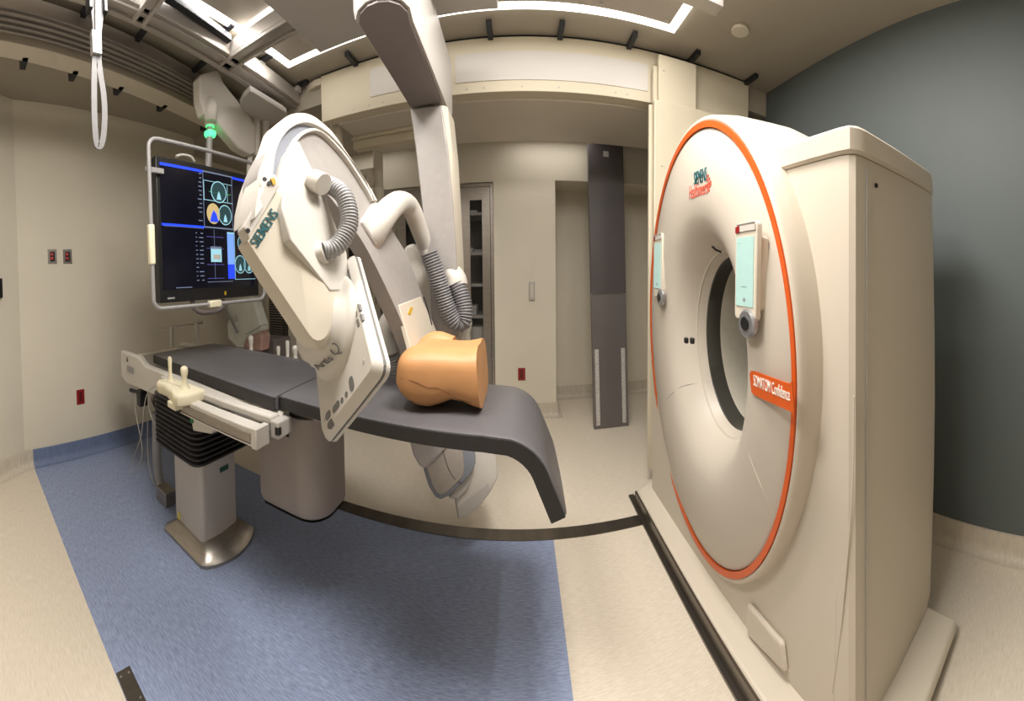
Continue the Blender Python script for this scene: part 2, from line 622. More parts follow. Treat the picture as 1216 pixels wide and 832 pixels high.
rail('ceiling_rail', 'pale cable tray running along the ceiling nearest the left wall', (-2.07, .25), (-2.45, 1.97), (-1.93, .23), (-2.23, 1.8), 2.80, 2.85, M_CREAM)
rail('ceiling_rail', 'grooved grey aluminium rail between the pale cable tray and the broad bright rail', (-1.86, .23), (-2.13, 1.73), (-1.69, .21), (-1.94, 1.59), 2.80, 2.88, M_ALUG, grooves=4)
rail('ceiling_rail', 'broad bright aluminium rail under the ceiling left of the glowing border strips', (-1.60, .54), (-1.79, 2.24), (-1.50, .79), (-1.62, 2.46), 2.79, 2.89, M_ALU, grooves=2)
rail('ceiling_rail', 'thin dark channel rail beside the broad bright aluminium rail', (-1.50, .99), (-1.555, 1.48), (-1.46, .99), (-1.515, 1.48), 2.85, 2.89, M_STRUT, y1=1.48)
rail('ceiling_rail', 'short silvery rail end at the top edge right of the light', (.74, 1.54), (.74, 1.62), (.98, 1.54), (.98, 1.62), 2.78, 2.84, M_ALU, y0=1.54, y1=1.62)
rail_x('cross_rail', 'silver cross rail joining the broad rail to the grey carriage tray', -1.66, -1.10, 1.49, 1.60, 2.79, 2.87, M_ALU)
rail_x('cross_rail', 'short grey cross beam near the hanging cable loop', -1.60, -1.1, .86, .94, 2.79, 2.86, M_LGREY)


def strut(x0, y0, x1, y1, label, group, z=2.90):
    p, q = Vector((x0, y0, z)), Vector((x1, y1, z))
    d = (q - p).normalized()
    s = Vector((-d.y, d.x, 0)) * .016
    o = MB().prism([p - s, q - s, q + s, p + s], (0, 0, .026)).build('channel_strut', M_STRUT, bevel=.002)
    tag(o, label, 'channel strut', group)
    MB().box((x0 - .024, y0 - .024, z - .035), (x0 + .024, y0 + .024, z + .004)).build('clamp', M_LGREY, o, bevel=.004)
    return o


G1 = 'short black channel struts between the left ceiling rails'
for i, y in enumerate((.66, 1.02, 1.50)):
    o = strut(-1.72 - .16 * y, y, -1.60 - .09 * y, y, 'black strut bridging the grooved and broad rails', G1, z=2.86)
    o['label'] = 'black strut bridging grooved and broad rails, %s from the cable loop' % ('nearest on the left', 'first to the right', 'second to the right')[i]
G2 = 'black channel stubs on the ceiling right of the broad rail'
for i, y in enumerate((1.45, 1.83, 2.25)):
    strut(-1.60, y, -1.50 if i else -1.47, y, 'black channel stub right of the broad rail, %s' % ('beside the thin dark rail', 'above the monitor arm plate', 'farthest, near the round flange')[i], G2)
G3 = 'dark stubs hanging below the left cable tray'
for i, y in enumerate((.40, .74, 1.10, 1.52, 2.05)):
    o = tag(MB().box((-2.10 - .21 * y, y - .018, 2.80), (-1.98 - .21 * y, y + .018, 2.86)).build('channel_stub', M_STRUT), 'dark stub under pale tray at left wall, %s from the room corner' % ('first', 'second', 'third', 'fourth', 'fifth')[i], 'channel stub', G3)
G4 = 'black channel stubs along the top of the door header'
for i, (px, py) in enumerate(((414, 68), (580, 26), (668, 28), (752, 47), (824, 70), (886, 100))):
    p = az(px, py, 2.90)
    o = MB().box((p.x - .016, HY - .14, 2.895), (p.x + .016, HY + .03, 2.925)).build('channel_stub', M_STRUT, bevel=.002)
    tag(o, 'black stub above the cream door header, %s from the left' % ('first', 'second', 'third', 'fourth', 'fifth', 'sixth')[i], 'channel stub', G4)
struct(MB().box((HX0, HY + .012, hz1), (HX1, HY + .05, CEIL)).build('header_shadow_gap', M_BLACK))  # black strip drawing the shadow in the gap above the header

sm = az(879, 38, CEIL - .02)
tag(MB().disc((sm.x, sm.y, CEIL - .022), (0, 0, 1), .055, .021, 28).build('ceiling_detector', M_CREAM, bevel=.006), 'round white detector disc on the ceiling above the scanner', 'detector')
sk = ay(590, 168, 3.2)
tag(MB().disc((sk.x, sk.y, 2.72), (0, 0, 1), .04, .02, 20).build('sprinkler_rose', M_CREAM, bevel=.004), 'small round sprinkler cover above the pier beyond the header', 'sprinkler')

# grey carriage tray carrying the stand
GX0, GX1, GY1 = -1.09, -.10, 1.77
# ceiling pole with round flange at the header's left end
fl = thing('ceiling_post', 'white ceiling post with round flange at the left end of the header', 'ceiling post', (-1.43, 2.42, 2.15))
MB().disc((-1.43, 2.42, 2.86), (0, 0, 1), .17, .05, 32).build('flange', M_CREAM, fl, bevel=.008)
MB().disc((-1.36, 2.42, 2.15), (0, 0, 1), .05, .715, 24).build('post', M_CREAM, fl, smooth=True)

# pendant arm beyond the header
pa = thing('ceiling_pendant', 'pale pendant arm with lettering in front of the steel cabinets', 'pendant', (-1.5, 3.1, 1.9))
pp = ay(449, 196, 3.05)
MB().tube([(pp.x, 3.05, 2.74), (pp.x, 3.05, 1.55)], .045, 18, smooth=False).build('post', M_CREAM, pa, smooth=True)
MB().disc((pp.x, 3.05, 2.0), (0, 0, 1), .052, .25, 20).build('collar', M_CREAM, pa, bevel=.005)
q0, q1 = ay(395, 190, 3.05), ay(440, 212, 3.05)
MB().box((q0.x - .2, 3.0, q1.z - .08), (pp.x - .03, 3.1, q1.z + .09)).build('arm', M_CREAM, pa, bevel=.02)
text_mesh('lettering', 'CTRON', M_ETCH, pa, (pp.x - .30, 2.996, q1.z - .01), (1, 0, 0), (0, 0, 1), .05, width=.2)

# ================================================================== BACK: cabinets, niche things
def cabinet(x0, x1, label, ndoors=2, solid=False):
    t = thing('steel_cabinet', label, 'cabinet', ((x0 + x1) / 2, 3.7, 0), 'stainless steel supply cabinets in the back wall')
    y0, y1, z1 = YB + .01, 3.98, 2.325
    mb = MB()
    mb.box((x0, y0, 0.02), (x0 + .03, y1, z1)).box((x1 - .03, y0, .02), (x1, y1, z1)).box((x0 + .03, y0, z1 - .035), (x1 - .03, y1, z1)).box((x0 + .03, y0, .02), (x1 - .03, y1, .07))
    mb.build('carcass', M_STEEL, t, bevel=.002)
    MB().box((x0 + .03, y1 - .02, .07), (x1 - .03, y1 - .005, z1 - .035)).build('back_panel', M_INT, t)
    for z in (2.02, 1.62, 1.3, .98, .72, .45):
        MB().box((x0 + .035, y0 + .06, z), (x1 - .035, y1 - .02, z + .03)).build('shelf', M_SHELF, t)
    w = (x1 - x0 - .06) / ndoors
    for k in range(ndoors):
        a = x0 + .03 + k * w + .003
        b = a + w - .006
        zz0, zz1 = .075, z1 - .04
        d = MB()
        wx0, wx1, wz0, wz1 = a + w * .32, b - w * .26, .35, 2.16
        d.box((a, y0 - .005, zz0), (wx0, y0 + .02, zz1)).box((wx1, y0 - .005, zz0), (b, y0 + .02, zz1))
        d.box((wx0, y0 - .005, zz0), (wx1, y0 + .02, wz0)).box((wx0, y0 - .005, wz1), (wx1, y0 + .02, zz1))
        do = d.build('door', M_STEEL, t)
        MB().box((wx0 - .004, y0 + .004, wz0 - .004), (wx1 + .004, y0 + .01, wz1 + .004)).build('door_glass', M_GLASS, do)
        MB().box((a + .035, y0 - .022, 1.12), (a + .05, y0 - .004, 1.36)).build('door_handle', M_STEEL, do, bevel=.003)
    return t


cabinet(-.93, -.265, 'stainless glass-door supply cabinet beside the beige pier')
cabinet(-1.60, -.935, 'stainless glass-door supply cabinet behind the grey stand column')
cabinet(-2.27, -1.605, 'stainless glass-door supply cabinet half hidden behind the C-arm')
bi = 0
GB = 'supply boxes on the cabinet shelves beside the pier'
for (x, z, w, h, mm) in ((-.55, 1.65, .12, .05, M_BOX), (-.43, 1.65, .1, .03, M_MGREY), (-.56, 1.01, .2, .09, M_BOX), (-.5, .75, .22, .13, M_BOX), (-.5, .48, .2, .14, M_MGREY), (-.52, 2.05, .16, .03, M_BOX)):
    o = MB().box((x - w / 2, 3.60, z + .001), (x + w / 2, 3.8, z + h)).build('supply_box', mm, bevel=.002)
    tag(o, ['low pale box on the second shelf of the cabinet beside the pier', 'flat grey box on the second shelf of the cabinet beside the pier', 'low pale box on the fourth shelf of the cabinet beside the pier', 'tall pale box on the fifth shelf of the cabinet beside the pier', 'grey box on the lowest shelf of the cabinet beside the pier', 'flat pale box on the top shelf of the cabinet beside the pier'][bi], 'box', GB)
    bi += 1
# louvred panel and dark open doorway bits on the back wall left
lv = thing('louvre_panel', 'narrow dark louvred vent panel standing at the left end of the back wall', 'vent', (-2.5, 3.4, .1))
lx0, lx1 = ay(322, 380, 3.4).x, ay(337, 380, 3.4).x
MB().box((lx0 - .02, 3.39, .1), (lx1 + .02, 3.46, 2.2)).build('frame', M_BROWN, lv, bevel=.003)
sb = MB()
for k in range(64):
    z = .16 + k * .0315
    sb.add([(lx0, 3.386, z), (lx1, 3.386, z), (lx1, 3.366, z + .016), (lx0, 3.366, z + .016), (lx0, 3.386, z + .006), (lx1, 3.386, z + .006)], [(0, 1, 2, 3), (3, 2, 5, 4), (0, 4, 5, 1)])
sb.build('slats', M_LGREY, lv)
# wall-mounted grey device and red outlets on the pier
u0, u1 = ay(628, 334, YB), ay(635, 356, YB)
wd = MB().box((u0.x, YB - .025, u1.z), (u1.x, YB, u0.z)).build('wall_remote', M_LGREY, bevel=.006)
tag(wd, 'slim grey remote holder mounted on the beige pier', 'wall device')
MB().box((u0.x + .015, YB - .029, u1.z + .03), (u1.x - .015, YB - .024, u0.z - .03)).build('faceplate', M_CREAM, wd, bevel=.002)
MB().disc(((u0.x + u1.x) / 2, YB, u0.z + .12), (0, -1, 0), .009, .012, 12).build('peg', M_CREAM, wd)


def outlet_red(P, nrm, right, label):
    P, nrm, right = V(P), V(nrm), V(right)
    up = Vector((0, 0, 1))
    w, h = .036, .062
    q = [P - right * w - up * h, P + right * w - up * h, P + right * w + up * h, P - right * w + up * h]
    o = MB().prism(q, nrm * .006).build('wall_outlet', M_REDPL, bevel=.002)
    tag(o, label, 'outlet')
    q = [P + nrm * .006 + right * a * .016 + up * b * .042 for a, b in ((-1, -1), (1, -1), (1, 1), (-1, 1))]
    MB().prism(q, nrm * .003).build('socket', mat('dark_red', (96, 20, 20), .4), o, bevel=.001)
    return o


outlet_red(ay(619.5, 444, YB) + Vector((0, 0, 0)), (0, -1, 0), (1, 0, 0), 'dark red wall outlet low on the beige pier beyond the table')
outlet_red(apl(95.5, 471, WLP, WLN), WLN, (-.098, 1, 0), 'dark red wall outlet low on the left wall')
for i, px in enumerate((62, 80)):
    P = apl(px, 304.5, WLP, WLN)
    XL = P.x
    o = MB().box((XL, P.y - .038, P.z - .06), (XL + .005, P.y + .038, P.z + .06)).build('wall_outlet', M_STEEL, bevel=.001)
    tag(o, ['steel outlet plate with red sockets, left one of the pair on left wall', 'steel outlet plate with red sockets, right one of the pair on left wall'][i], 'outlet', 'paired steel outlet plates on the left wall')
    MB().box((XL + .005, P.y - .02, P.z - .04), (XL + .014, P.y + .02, P.z + .04)).build('socket', M_BLACK, o, bevel=.004)
    for dz in (-.016, .018):
        MB().box((XL + .014, P.y - .018, P.z + dz - .011), (XL + .019, P.y + .004, P.z + dz + .011)).build('red_insert', mat('bright_red', (190, 60, 60), .35), o, bevel=.002)

# black device on the angled wall, left edge
dd = (wb - wa).normalized()
wn2 = Vector((-dd.y, dd.x, 0))
pd = apl(0, 342, wa, wn2)
o = MB().prism([pd + dd * .13 + Vector((0, 0, -.075)), pd - dd * .005 + Vector((0, 0, -.075)), pd - dd * .005 + Vector((0, 0, .075)), pd + dd * .13 + Vector((0, 0, .075))], wn2 * .03).build('card_reader', M_BLACK, bevel=.006)
tag(o, 'small black wall device cut off at the left edge of the photo', 'wall device')

# the dark board standing in the niche mouth
bt = thing('transfer_board', 'tall dark grey board standing upright in front of the niche', 'board', (.82, 3.12, 0))
BP = [(.655, 3.115, .003), (.985, 3.115, .003), (.99, 3.33, 2.66), (.64, 3.33, 2.66)]
BP = [Vector(p) for p in BP]


def bd(u, v, off=0):
    a = BP[0].lerp(BP[1], u)
    b = BP[3].lerp(BP[2], u)
    return a.lerp(b, v) + Vector((0, -1, 0)) * off


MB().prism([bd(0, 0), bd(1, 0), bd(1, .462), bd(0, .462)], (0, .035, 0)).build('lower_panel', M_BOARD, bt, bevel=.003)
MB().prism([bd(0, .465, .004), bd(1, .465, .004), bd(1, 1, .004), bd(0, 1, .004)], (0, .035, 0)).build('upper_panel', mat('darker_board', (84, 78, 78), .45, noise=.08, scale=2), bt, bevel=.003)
for u in (.065, .82):
    MB().prism([bd(u, .012, .004), bd(u + .11, .012, .004), bd(u + .11, .272, .004), bd(u, .272, .004)], (0, .004, 0)).build('perforated_strip', M_STRIPW, bt)
MB().prism([bd(0.0, 0, .002), bd(.055, 0, .002), bd(.055, .27, .002), bd(0.0, .27, .002)], (0, .004, 0)).build('edge_channel', M_DGREY, bt)
MB().prism([bd(.945, 0, .002), bd(1, 0, .002), bd(1, .27, .002), bd(.945, .27, .002)], (0, .004, 0)).build('edge_channel', M_DGREY, bt)
MB().prism([bd(.43, .955, .008), bd(.58, .955, .008), bd(.58, .975, .008), bd(.43, .975, .008)], (0, .003, 0)).build('label', M_LGREY, bt)

# stacked sliding door leaves right of the opening
sd = thing('sliding_door', 'tall cream sliding door leaves stacked right of the opening behind the scanner', 'door', (1.05, 2.19, .09))
xa, xb = ay(783, 66, 2.16).x, ay(828, 83, 2.16).x
MB().box((xa, 2.165, ay(790, 118, 2.16).z - .05), (xb, 2.195, 2.86)).build('upper_leaf', M_HEADER, sd, bevel=.008)
MB().box((xa - .025, 2.20, ay(790, 118, 2.16).z - .05), (xb, 2.225, 2.80)).build('rear_leaf', M_HEADER, sd, bevel=.006)
xc0 = ay(775, 120, 2.14).x
MB().box((xc0 + .02, 2.155, .10), (1.42, 2.195, ay(800, 121, 2.14).z)).build('lower_leaf', M_HEADER, sd, bevel=.006)
MB().box((xc0, 2.20, .10), (1.42, 2.225, ay(776, 124, 2.2).z)).build('rear_leaf', M_HEADER, sd, bevel=.006)
for a in ((789, 82), (786, 196)):
    p = ay(*a, 2.155)
    MB().disc((p.x, 2.165 if a[1] < 100 else 2.155, p.z), (0, -1, 0), .008, .006, 12).build('screw_cap', M_CREAM, sd)

# ================================================================== CT SCANNER
g = thing('ct_scanner', 'large cream ring-shaped CT scanner with orange stripe on its face', 'CT scanner', (1.05, 1.4, 0))
BZ = .085
b0, b1 = .70, 1.36
mb = MB()
pl = [(b0, .42), (b1 - .04, .42), (b1 + .05, 2.12), (b0 + .12, 2.12), (b0, 2.04)]
mb.prism([(x, y, .03) for x, y in pl], (0, 0, BZ - .03))
mb.build('base_plinth', M_CREAM, g, bevel=.012, seg=3)
mb = MB().prism([(b0 + .012, .43, .004), (b1 - .05, .43, .004), (b1 + .02, 2.10, .004), (b0 + .12, 2.10, .004), (b0 + .012, 2.03, .004)], (0, 0, .026))
mb.build('base_kick_strip', M_BLACK, g)
MB().box((b0 - .03, .3, .001), (b0 + .005, 2.12, .012)).build('guide_rail', M_DSTEEL, g)
MB().box((b0 - .010, .42, .012), (b0 + .002, 2.05, BZ - .010)).build('kick_plate', M_DSTEEL, g)

yaw, tilt = .06, -.027
GC = Vector((.765, 1.396, 1.12))
GN = Vector((-math.cos(yaw) * math.cos(tilt), math.sin(yaw) * math.cos(tilt), math.sin(tilt)))
GU = Vector((math.sin(yaw), math.cos(yaw), 0))
GW = GU.cross(GN).normalized()
if GW.z < 0:
    GW = -GW
GR, GRZ = .670, .948
def gp(rho, ang, s, oc=(0, 0), ry=GR, rz=GRZ):
    """point on the scanner face: rho in ring radii, ang from +GU (far side), s towards the viewer"""
    return GC + GU * (math.cos(ang) * rho * ry + oc[0]) + GW * (math.sin(ang) * rho * rz + oc[1]) + GN * s


NA = 128
def ringset(prof, interp=None):
    rings = []
    for rho, s, k in prof:
        # k blends the centre from ring centre (0) to tunnel centre (1)
        rings.append([gp(rho, 2 * math.pi * i / NA, s, (TC[0] * k, TC[1] * k)) for i in range(NA)])
    return rings


TC = (-.105, .01)   # bore centre relative to the ring centre, in GU, GW
face_prof = [(.985, .0, 0), (.95, .012, .05), (.88, .03, .15), (.78, .045, .35), (.68, .05, .6), (.60, .045, .8), (.54, .03, .95), (.50, .0, 1), (.46, -.04, 1), (.425, -.09, 1), (.405, -.13, 1)]
face = MB().loft(ringset(face_prof), caps=False).build('front_cover', M_FACE, g, smooth=True, angle=60)
MB().loft(ringset([(1.014, .0, 0), (1.014, .009, 0), (.988, .009, 0), (.988, .0, 0)]), caps=False).build('orange_ring', M_ORANGE, g, smooth=True)
body_prof = [(1.0, -.01, 0), (1.02, .006, 0), (1.030, .004, 0), (1.038, -.006, 0), (1.042, -.025, 0), (1.055, -.10, 0), (1.066, -.34, 0), (1.055, -.44, 0), (1.03, -.52, 0), (.9, -.56, 0), (.55, -.57, .6)]


def clampz(rings, z0):
    return [[Vector((p.x, p.y, max(p.z, z0))) for p in r] for r in rings]


MB().loft(clampz(ringset(body_prof), BZ + .01), caps=False).build('ring_housing', M_GANTRY, g, smooth=True, angle=60)
MB().loft(ringset([(.405, -.13, 1), (.40, -.135, 1), (.40, -.21, 1)]), caps=False).build('scan_window', M_TUNNEL, g, smooth=True)
MB().loft(ringset([(.40, -.21, 1), (.395, -.22, 1), (.395, -.5, 1), (.42, -.53, 1), (.55, -.57, 1)]), caps=False).build('bore_liner', mat('bore_liner', (176, 170, 156), .5), g, smooth=True, angle=60)
MB().loft(ringset([(.424, -.088, 1), (.43, -.086, 1), (.43, -.082, 1), (.424, -.084, 1)]), caps=False).build('bore_trim', M_CREAM, g)

# side boxes and lower housing of the scanner
cX = .802
ztop = 1.868


def sidebox(y0, y1, zt, near):
    """plan outline lofted upward; the outer side bulges a little"""
    def plan_at(z, e=0.0):
        bul = .022 * math.sin(math.pi * min(1, z / 1.9))
        lean = .05 * (z / 1.9)
        if near:
            a = y0 + lean
            return [(cX - e, y1), (cX - e, a + .05), (cX - e + .004, a + .02 - e), (cX + .016, a + .004 - e), (cX + .045, a - e), (1.05, a - .004 - bul * .5 - e), (1.30, a + .0 - bul - e), (1.385 + e, a + .02 - bul), (1.40 + e, a + .07), (1.40 + e, y1)]
        return [(cX + .03 - e, y0), (1.39 + e, y0), (1.39 + e, y1 - .06), (1.35, y1 + e), (cX + .07, y1 + e), (cX + .03 - e, y1 - .05)]
    MB().loft([[Vector((x, y, z)) for x, y in plan_at(z)] for z in (BZ, .3, .6, .9, 1.2, 1.5, zt - .085, zt - .08)]).build('side_cover', M_GANTRY, g, smooth=True, angle=28)
    MB().loft([[Vector((x, y, z)) for x, y in plan_at(z, e)] for z, e in ((zt - .078, .004), (zt - .07, .014), (zt - .010, .014), (zt, .004))]).build('side_lid', M_GANTRY, g, smooth=True, angle=28)


sidebox(.545, .95, ztop, True)
sidebox(1.86, 2.06, 1.72, False)
# front panel seam on the outer side
MB().tube([(.86, .541 + .05 * z / 1.9 - .001, z) for z in (BZ + .02, .6, 1.2, ztop - .1)], .0018, 6, smooth=False).build('panel_seam', M_MGREY, g)
MB().disc((.91, .585, 1.72), (0, -1, 0), .007, .004, 10).build('screw', M_BLACK, g)
# lower front housing: skirt that swells forward under the ring
rings = []
YS = np.concatenate([np.linspace(.62, .92, 14), np.linspace(1.0, 2.03, 16)])
for z in (BZ, .12, .2, .3, .4, .5, .6, .68):
    ring = []
    for y in YS:
        u = max(0, min(1, (y - .57) / .32))
        u = u * u * (3 - 2 * u)
        ring.append(Vector((cX - .0005 - .004 * (1 - z / 1.0) ** 1.2 * u + .05 * max(0, z - .55), y, z)))
    ring.append(Vector((1.36, YS[-1], z)))
    ring.append(Vector((1.36, .64, z)))
    ring.append(Vector((cX + .01, .615, z)))
    rings.append(ring)
MB().loft(rings).build('lower_housing', M_GANTRY, g, smooth=True, angle=40)

# handle block and recess at the lower front
hp = [(892, 712), (934, 760), (938, 795), (892, 750)]
q = [ax(x, y, .80) for x, y in hp]
MB().prism(q, (-.022, 0, 0)).build('release_handle', M_GANTRY, g, bevel=.012, seg=4)
MB().tube([ax(x, y, cX - .0005) for x, y in ((1014, 470), (1013, 560), (1008, 640), (999, 740), (988, 822))], .003, 6).build('crease_line', M_GANTRY, g)
# orange label flag with lettering, at the near side of the face
def face_at(px, py, off=.05):
    return apl(px, py, GC, GN, off)
fq = [(891, 443), (893, 440), (900, 441.5), (938, 455), (941.5, 452), (944, 495), (941, 489), (936, 486.5), (897, 469), (893, 465)]
FO = .053
MB().prism([face_at(x, y, FO) for x, y in fq], -GN * -.003).build('name_flag', M_ORANGE, g)
A0, A1, A2 = face_at(895, 457.5, FO + .004), face_at(938, 476, FO + .004), face_at(895, 449, FO + .004)
rt = (A1 - A0)
text_mesh('name_lettering', 'SOMATOM Confidence', M_WPRINT, g, A0, rt, rt.cross(Vector(-GN)).normalized() * -1 if rt.cross(-GN).z < 0 else rt.cross(-GN).normalized(), .036, width=rt.length, bold=0)
s0 = cast(face, 824, 220, .004)
s1 = apl(839, 214, s0, GN)
rt = (s1 - s0)
text_mesh('maker_lettering', 'SIEMENS', M_TEAL, g, s0, rt, (0, 0, 1), .055, width=rt.length, bold=0)
s0 = cast(face, 818.5, 236.5, .004)
s1 = apl(840, 229.5, s0, GN)
rt = (s1 - s0)
text_mesh('maker_lettering', 'Healthineers', M_RED, g, s0, rt, (0, 0, 1), .058, width=rt.length, bold=0)
dots = MB()
for i, (x, y) in enumerate(((841, 208.5), (842.5, 212), (840.5, 213.5), (844, 216), (842, 217.5), (844, 219), (840.5, 219), (843, 221), (841, 222), (842, 225.5))):
    dots.disc(cast(face, x, y, .001), GN, .006, .002, 10)
dots.build('logo_dots', M_RED, g)
# seam lines on the face
def seam(pts, name='seam', off=None, r=.0016, m=None):
    P = [cast(face, x, y, .0) for x, y, o in pts]
    P = [p for p in P if p is not None]
    MB().tube(P, r, 6).build(name, m or M_MGREY, g)
seam([(784, 485, .03), (795, 470, .04), (812, 458, .05), (842, 453, .035)])
seam([(884, 524, .045), (893, 550, .05), (905, 580, .045), (920, 614, .03), (925, 622, .015)], m=M_CREAM)
# small black vent grips
for i, (x, y) in enumerate(((814, 404), (821, 404.5))):
    c = face_at(x, y, .052)
    MB().box((c.x - .004, c.y - .012, c.z - .014), (c.x + .012, c.y + .012, c.z + .014)).build('laser_window', M_BLACK, g, bevel=.006)
c0 = [cast(face, x, y, .0) for x, y in ((846, 292), (850, 296), (857, 299))]
MB().tube(c0, .006, 8).build('grip_slot', M_BLACK, g)
MB().box((.866, .585, .06 + BZ), (.874, .60, .08 + BZ)).build('screw', M_BLACK, g)
p = ax(957, 373, cX - .03)


def control_panel(corners, knob, lit, off=.06):
    P = [face_at(x, y, off) for x, y in corners]     # tl, tr, br, bl
    ctr = sum(P, Vector()) / 4
    hu = (P[1] - P[0] + P[2] - P[3]) / 4
    hv = (P[0] - P[3] + P[1] - P[2]) / 4
    hu.z = 0
    n = GN
    hv = Vector((0, 0, hv.length))
    def q(u, v, o):
        return ctr + hu * u + hv * v + n * o
    def rr(u0, u1, v0, v1, o, c=.12):
        cu, cvv = c, c * hu.length / hv.length
        pts = []
        for (cx_, cy_, sx, sy) in ((u1 - cu, v1 - cvv, 1, 1), (u0 + cu, v1 - cvv, -1, 1), (u0 + cu, v0 + cvv, -1, -1), (u1 - cu, v0 + cvv, 1, -1)):
            for t in ((0, 1), (.5, .87), (.87, .5), (1, 0)) if sx * sy < 0 else ((1, 0), (.87, .5), (.5, .87), (0, 1)):
                pts.append(q(cx_ + sx * cu * t[0], cy_ + sy * cvv * t[1], o))
        return pts
    body = MB().prism(rr(-1, 1, -1, 1, 0, .25), n * .02).build('control_panel', M_CREAM, g, bevel=.003)
    MB().prism(rr(-.82, .78, -.72, .70, .0205, .02), n * .002).build('screen', M_BLUEGLASS, body)
    MB().prism(rr(-.5, .9, .82, .94, .0205, .03), n * .003).build('status_bar', M_WHITE, body)
    MB().prism(rr(-.95, -.5, .80, .94, .0205, .08), n * .003).build('stop_button', M_REDPL, body, bevel=.001)
    MB().prism(rr(-.85, .85, .965, .985, .0205, .02), n * .003).build('trim', M_MGREY, body)
    MB().prism(rr(-.3, .2, -.32, -.31, .0225, .002), n * .001).build('screen_text', M_BLUEGREY, body)
    MB().prism(rr(-.68, -.4, .58, .585, .0225, .002), n * .001).build('screen_text', M_BLUEGREY, body)
    MB().prism(rr(-.1, .1, -.62, -.55, .0225, .02), n * .001).build('screen_text', M_BLUEGREY, body)
    kc = face_at(*knob, off + .02)
    kb = MB()
    a = hu.normalized()
    rings = []
    for r_, h_ in ((.045, -.004), (.045, .008), (.038, .013), (.022, .013)):
        rings.append([kc + (a * math.cos(t) + Vector((0, 0, 1)) * math.sin(t)) * r_ + n * h_ for t in [2 * math.pi * i / 28 for i in range(28)]])
    kb.loft(rings)
    ko = kb.build('control_knob', M_SILVER, body, smooth=True)
    MB().disc(kc + n * .013, n, .021, .004, 20).build('knob_button', M_BLACK, body)
    # pedestal joining the panel to the face
    MB().prism(rr(-.7, .9, -.8, .7, -.03, .2), n * .03).build('panel_mount', M_CREAM, body, bevel=.006)


control_panel([(878, 266), (905, 262), (904, 384), (880, 374)], (889, 383.5), True, .05)
control_panel([(780, 278), (790.5, 277), (790, 354), (780.5, 350)], (785.5, 353), False, .04)
# dark strip on the floor beyond the plinth
tag(MB().prism([(1.44, .62, .002), (1.56, .66, .002), (1.50, .80, .002), (1.40, .76, .002)], (0, 0, .02)).build('floor_bumper', M_BLACK), 'short black block on the floor behind the scanner base', 'floor bumper')

# ================================================================== PATIENT TABLE
TZ = .95
t = thing('patient_table', 'white patient table on a bellows column with charcoal mattress', 'patient table', (-1.57, 1.22, 0))
X0, X1 = -1.74, -1.40
# steel foot
rings = []
for z, e, bow in ((.0, .02, .045), (.018, .02, .045), (.03, .012, .04), (.065, -.035, .03), (.07, -.05, .03)):
    ring = []
    a0, a1, c0_, c1_ = X0 - e, X1 + e + .01, 1.06 - e, 1.40 + e
    ring += [Vector((a0, c1_, z)), Vector((a0, c0_ + .02, z)), Vector((a0 + .02, c0_, z))]
    ring += [Vector((a1 - .03, c0_, z)), Vector((a1 - .005, c0_ + .02, z))]
    for k in range(1, 8):
        u = k / 8
        ring.append(Vector((a1 + bow * math.sin(math.pi * u), c0_ + .02 + (c1_ - c0_ - .04) * u, z)))
    ring += [Vector((a1 - .02, c1_, z))]
    rings.append(ring)
MB().loft(rings).build('foot_plate', M_STEEL, t, smooth=True, angle=30)
# lower column
col_pts = lambda e, z: [Vector(q_) for q_ in ((X0 + .02 - e, 1.34 + e, z), (X0 + .02 - e, 1.11 - e, z), (X1 - .07 + e, 1.10 - e, z), (X1 - .055 + e, 1.115 - e, z), (X1 - .045 + e, 1.22, z), (X1 - .055 + e, 1.345 + e, z))]
MB().loft([col_pts(0, .06), col_pts(0, .60)]).build('column', M_LGREY, t, bevel=.006)
MB().box((X0 - .14, 1.14, .40), (X0 + .03, 1.33, .60)).build('column_box', M_LGREY, t, bevel=.008)
# labels on the column
c = ax(266, 556, X1 - .045)
MB().box((c.x, c.y - .03, c.z - .012), (c.x + .003, c.y + .03, c.z + .012)).build('badge', mat('dark_green_badge', (16, 78, 66), .5), t)
c = ay(213, 612, 1.108)
MB().box((c.x - .008, 1.104, c.z - .018), (c.x + .008, 1.108, c.z + .018)).build('warning_label', mat('yellow', (215, 205, 60), .5), t)
# bellows
rings = []
nf = 11
for k in range(nf):
    z0_ = .50 + k * .0275
    for dz, e in ((0, .035), (.006, .055), (.017, .057), (.023, .035)):
        zz = z0_ + dz
        q_ = []
        ex0, ex1, ey0, ey1 = X0 - .02 - e, X1 - .05 + e, 1.06 - e * .6, 1.42 + e
        for (cx_, cy_, s0_, s1_) in ((ex0, ey1, 1, -1), (ex0, ey0, 1, 1), (ex1, ey0, -1, 1), (ex1, ey1, -1, -1)):
            rr_ = .05
            pts = [(cx_ + s0_ * rr_ * (1 - math.sin(a)), cy_ + s1_ * rr_ * (1 - math.cos(a))) for a in (0, .52, 1.05, 1.57)]
            if (s0_ > 0) == (s1_ > 0):
                pts = pts[::-1]
            q_ += [Vector((p_[0], p_[1], zz)) for p_ in pts]
        rings.append(q_)
MB().loft(rings).build('bellows', M_RUBBER, t, smooth=True, angle=60)
# side beams
beam_prof = [(1.125, .915), (1.125, .70 + .02), (1.145, .70), (1.185, .70), (1.185, .925), (1.15, .93)]


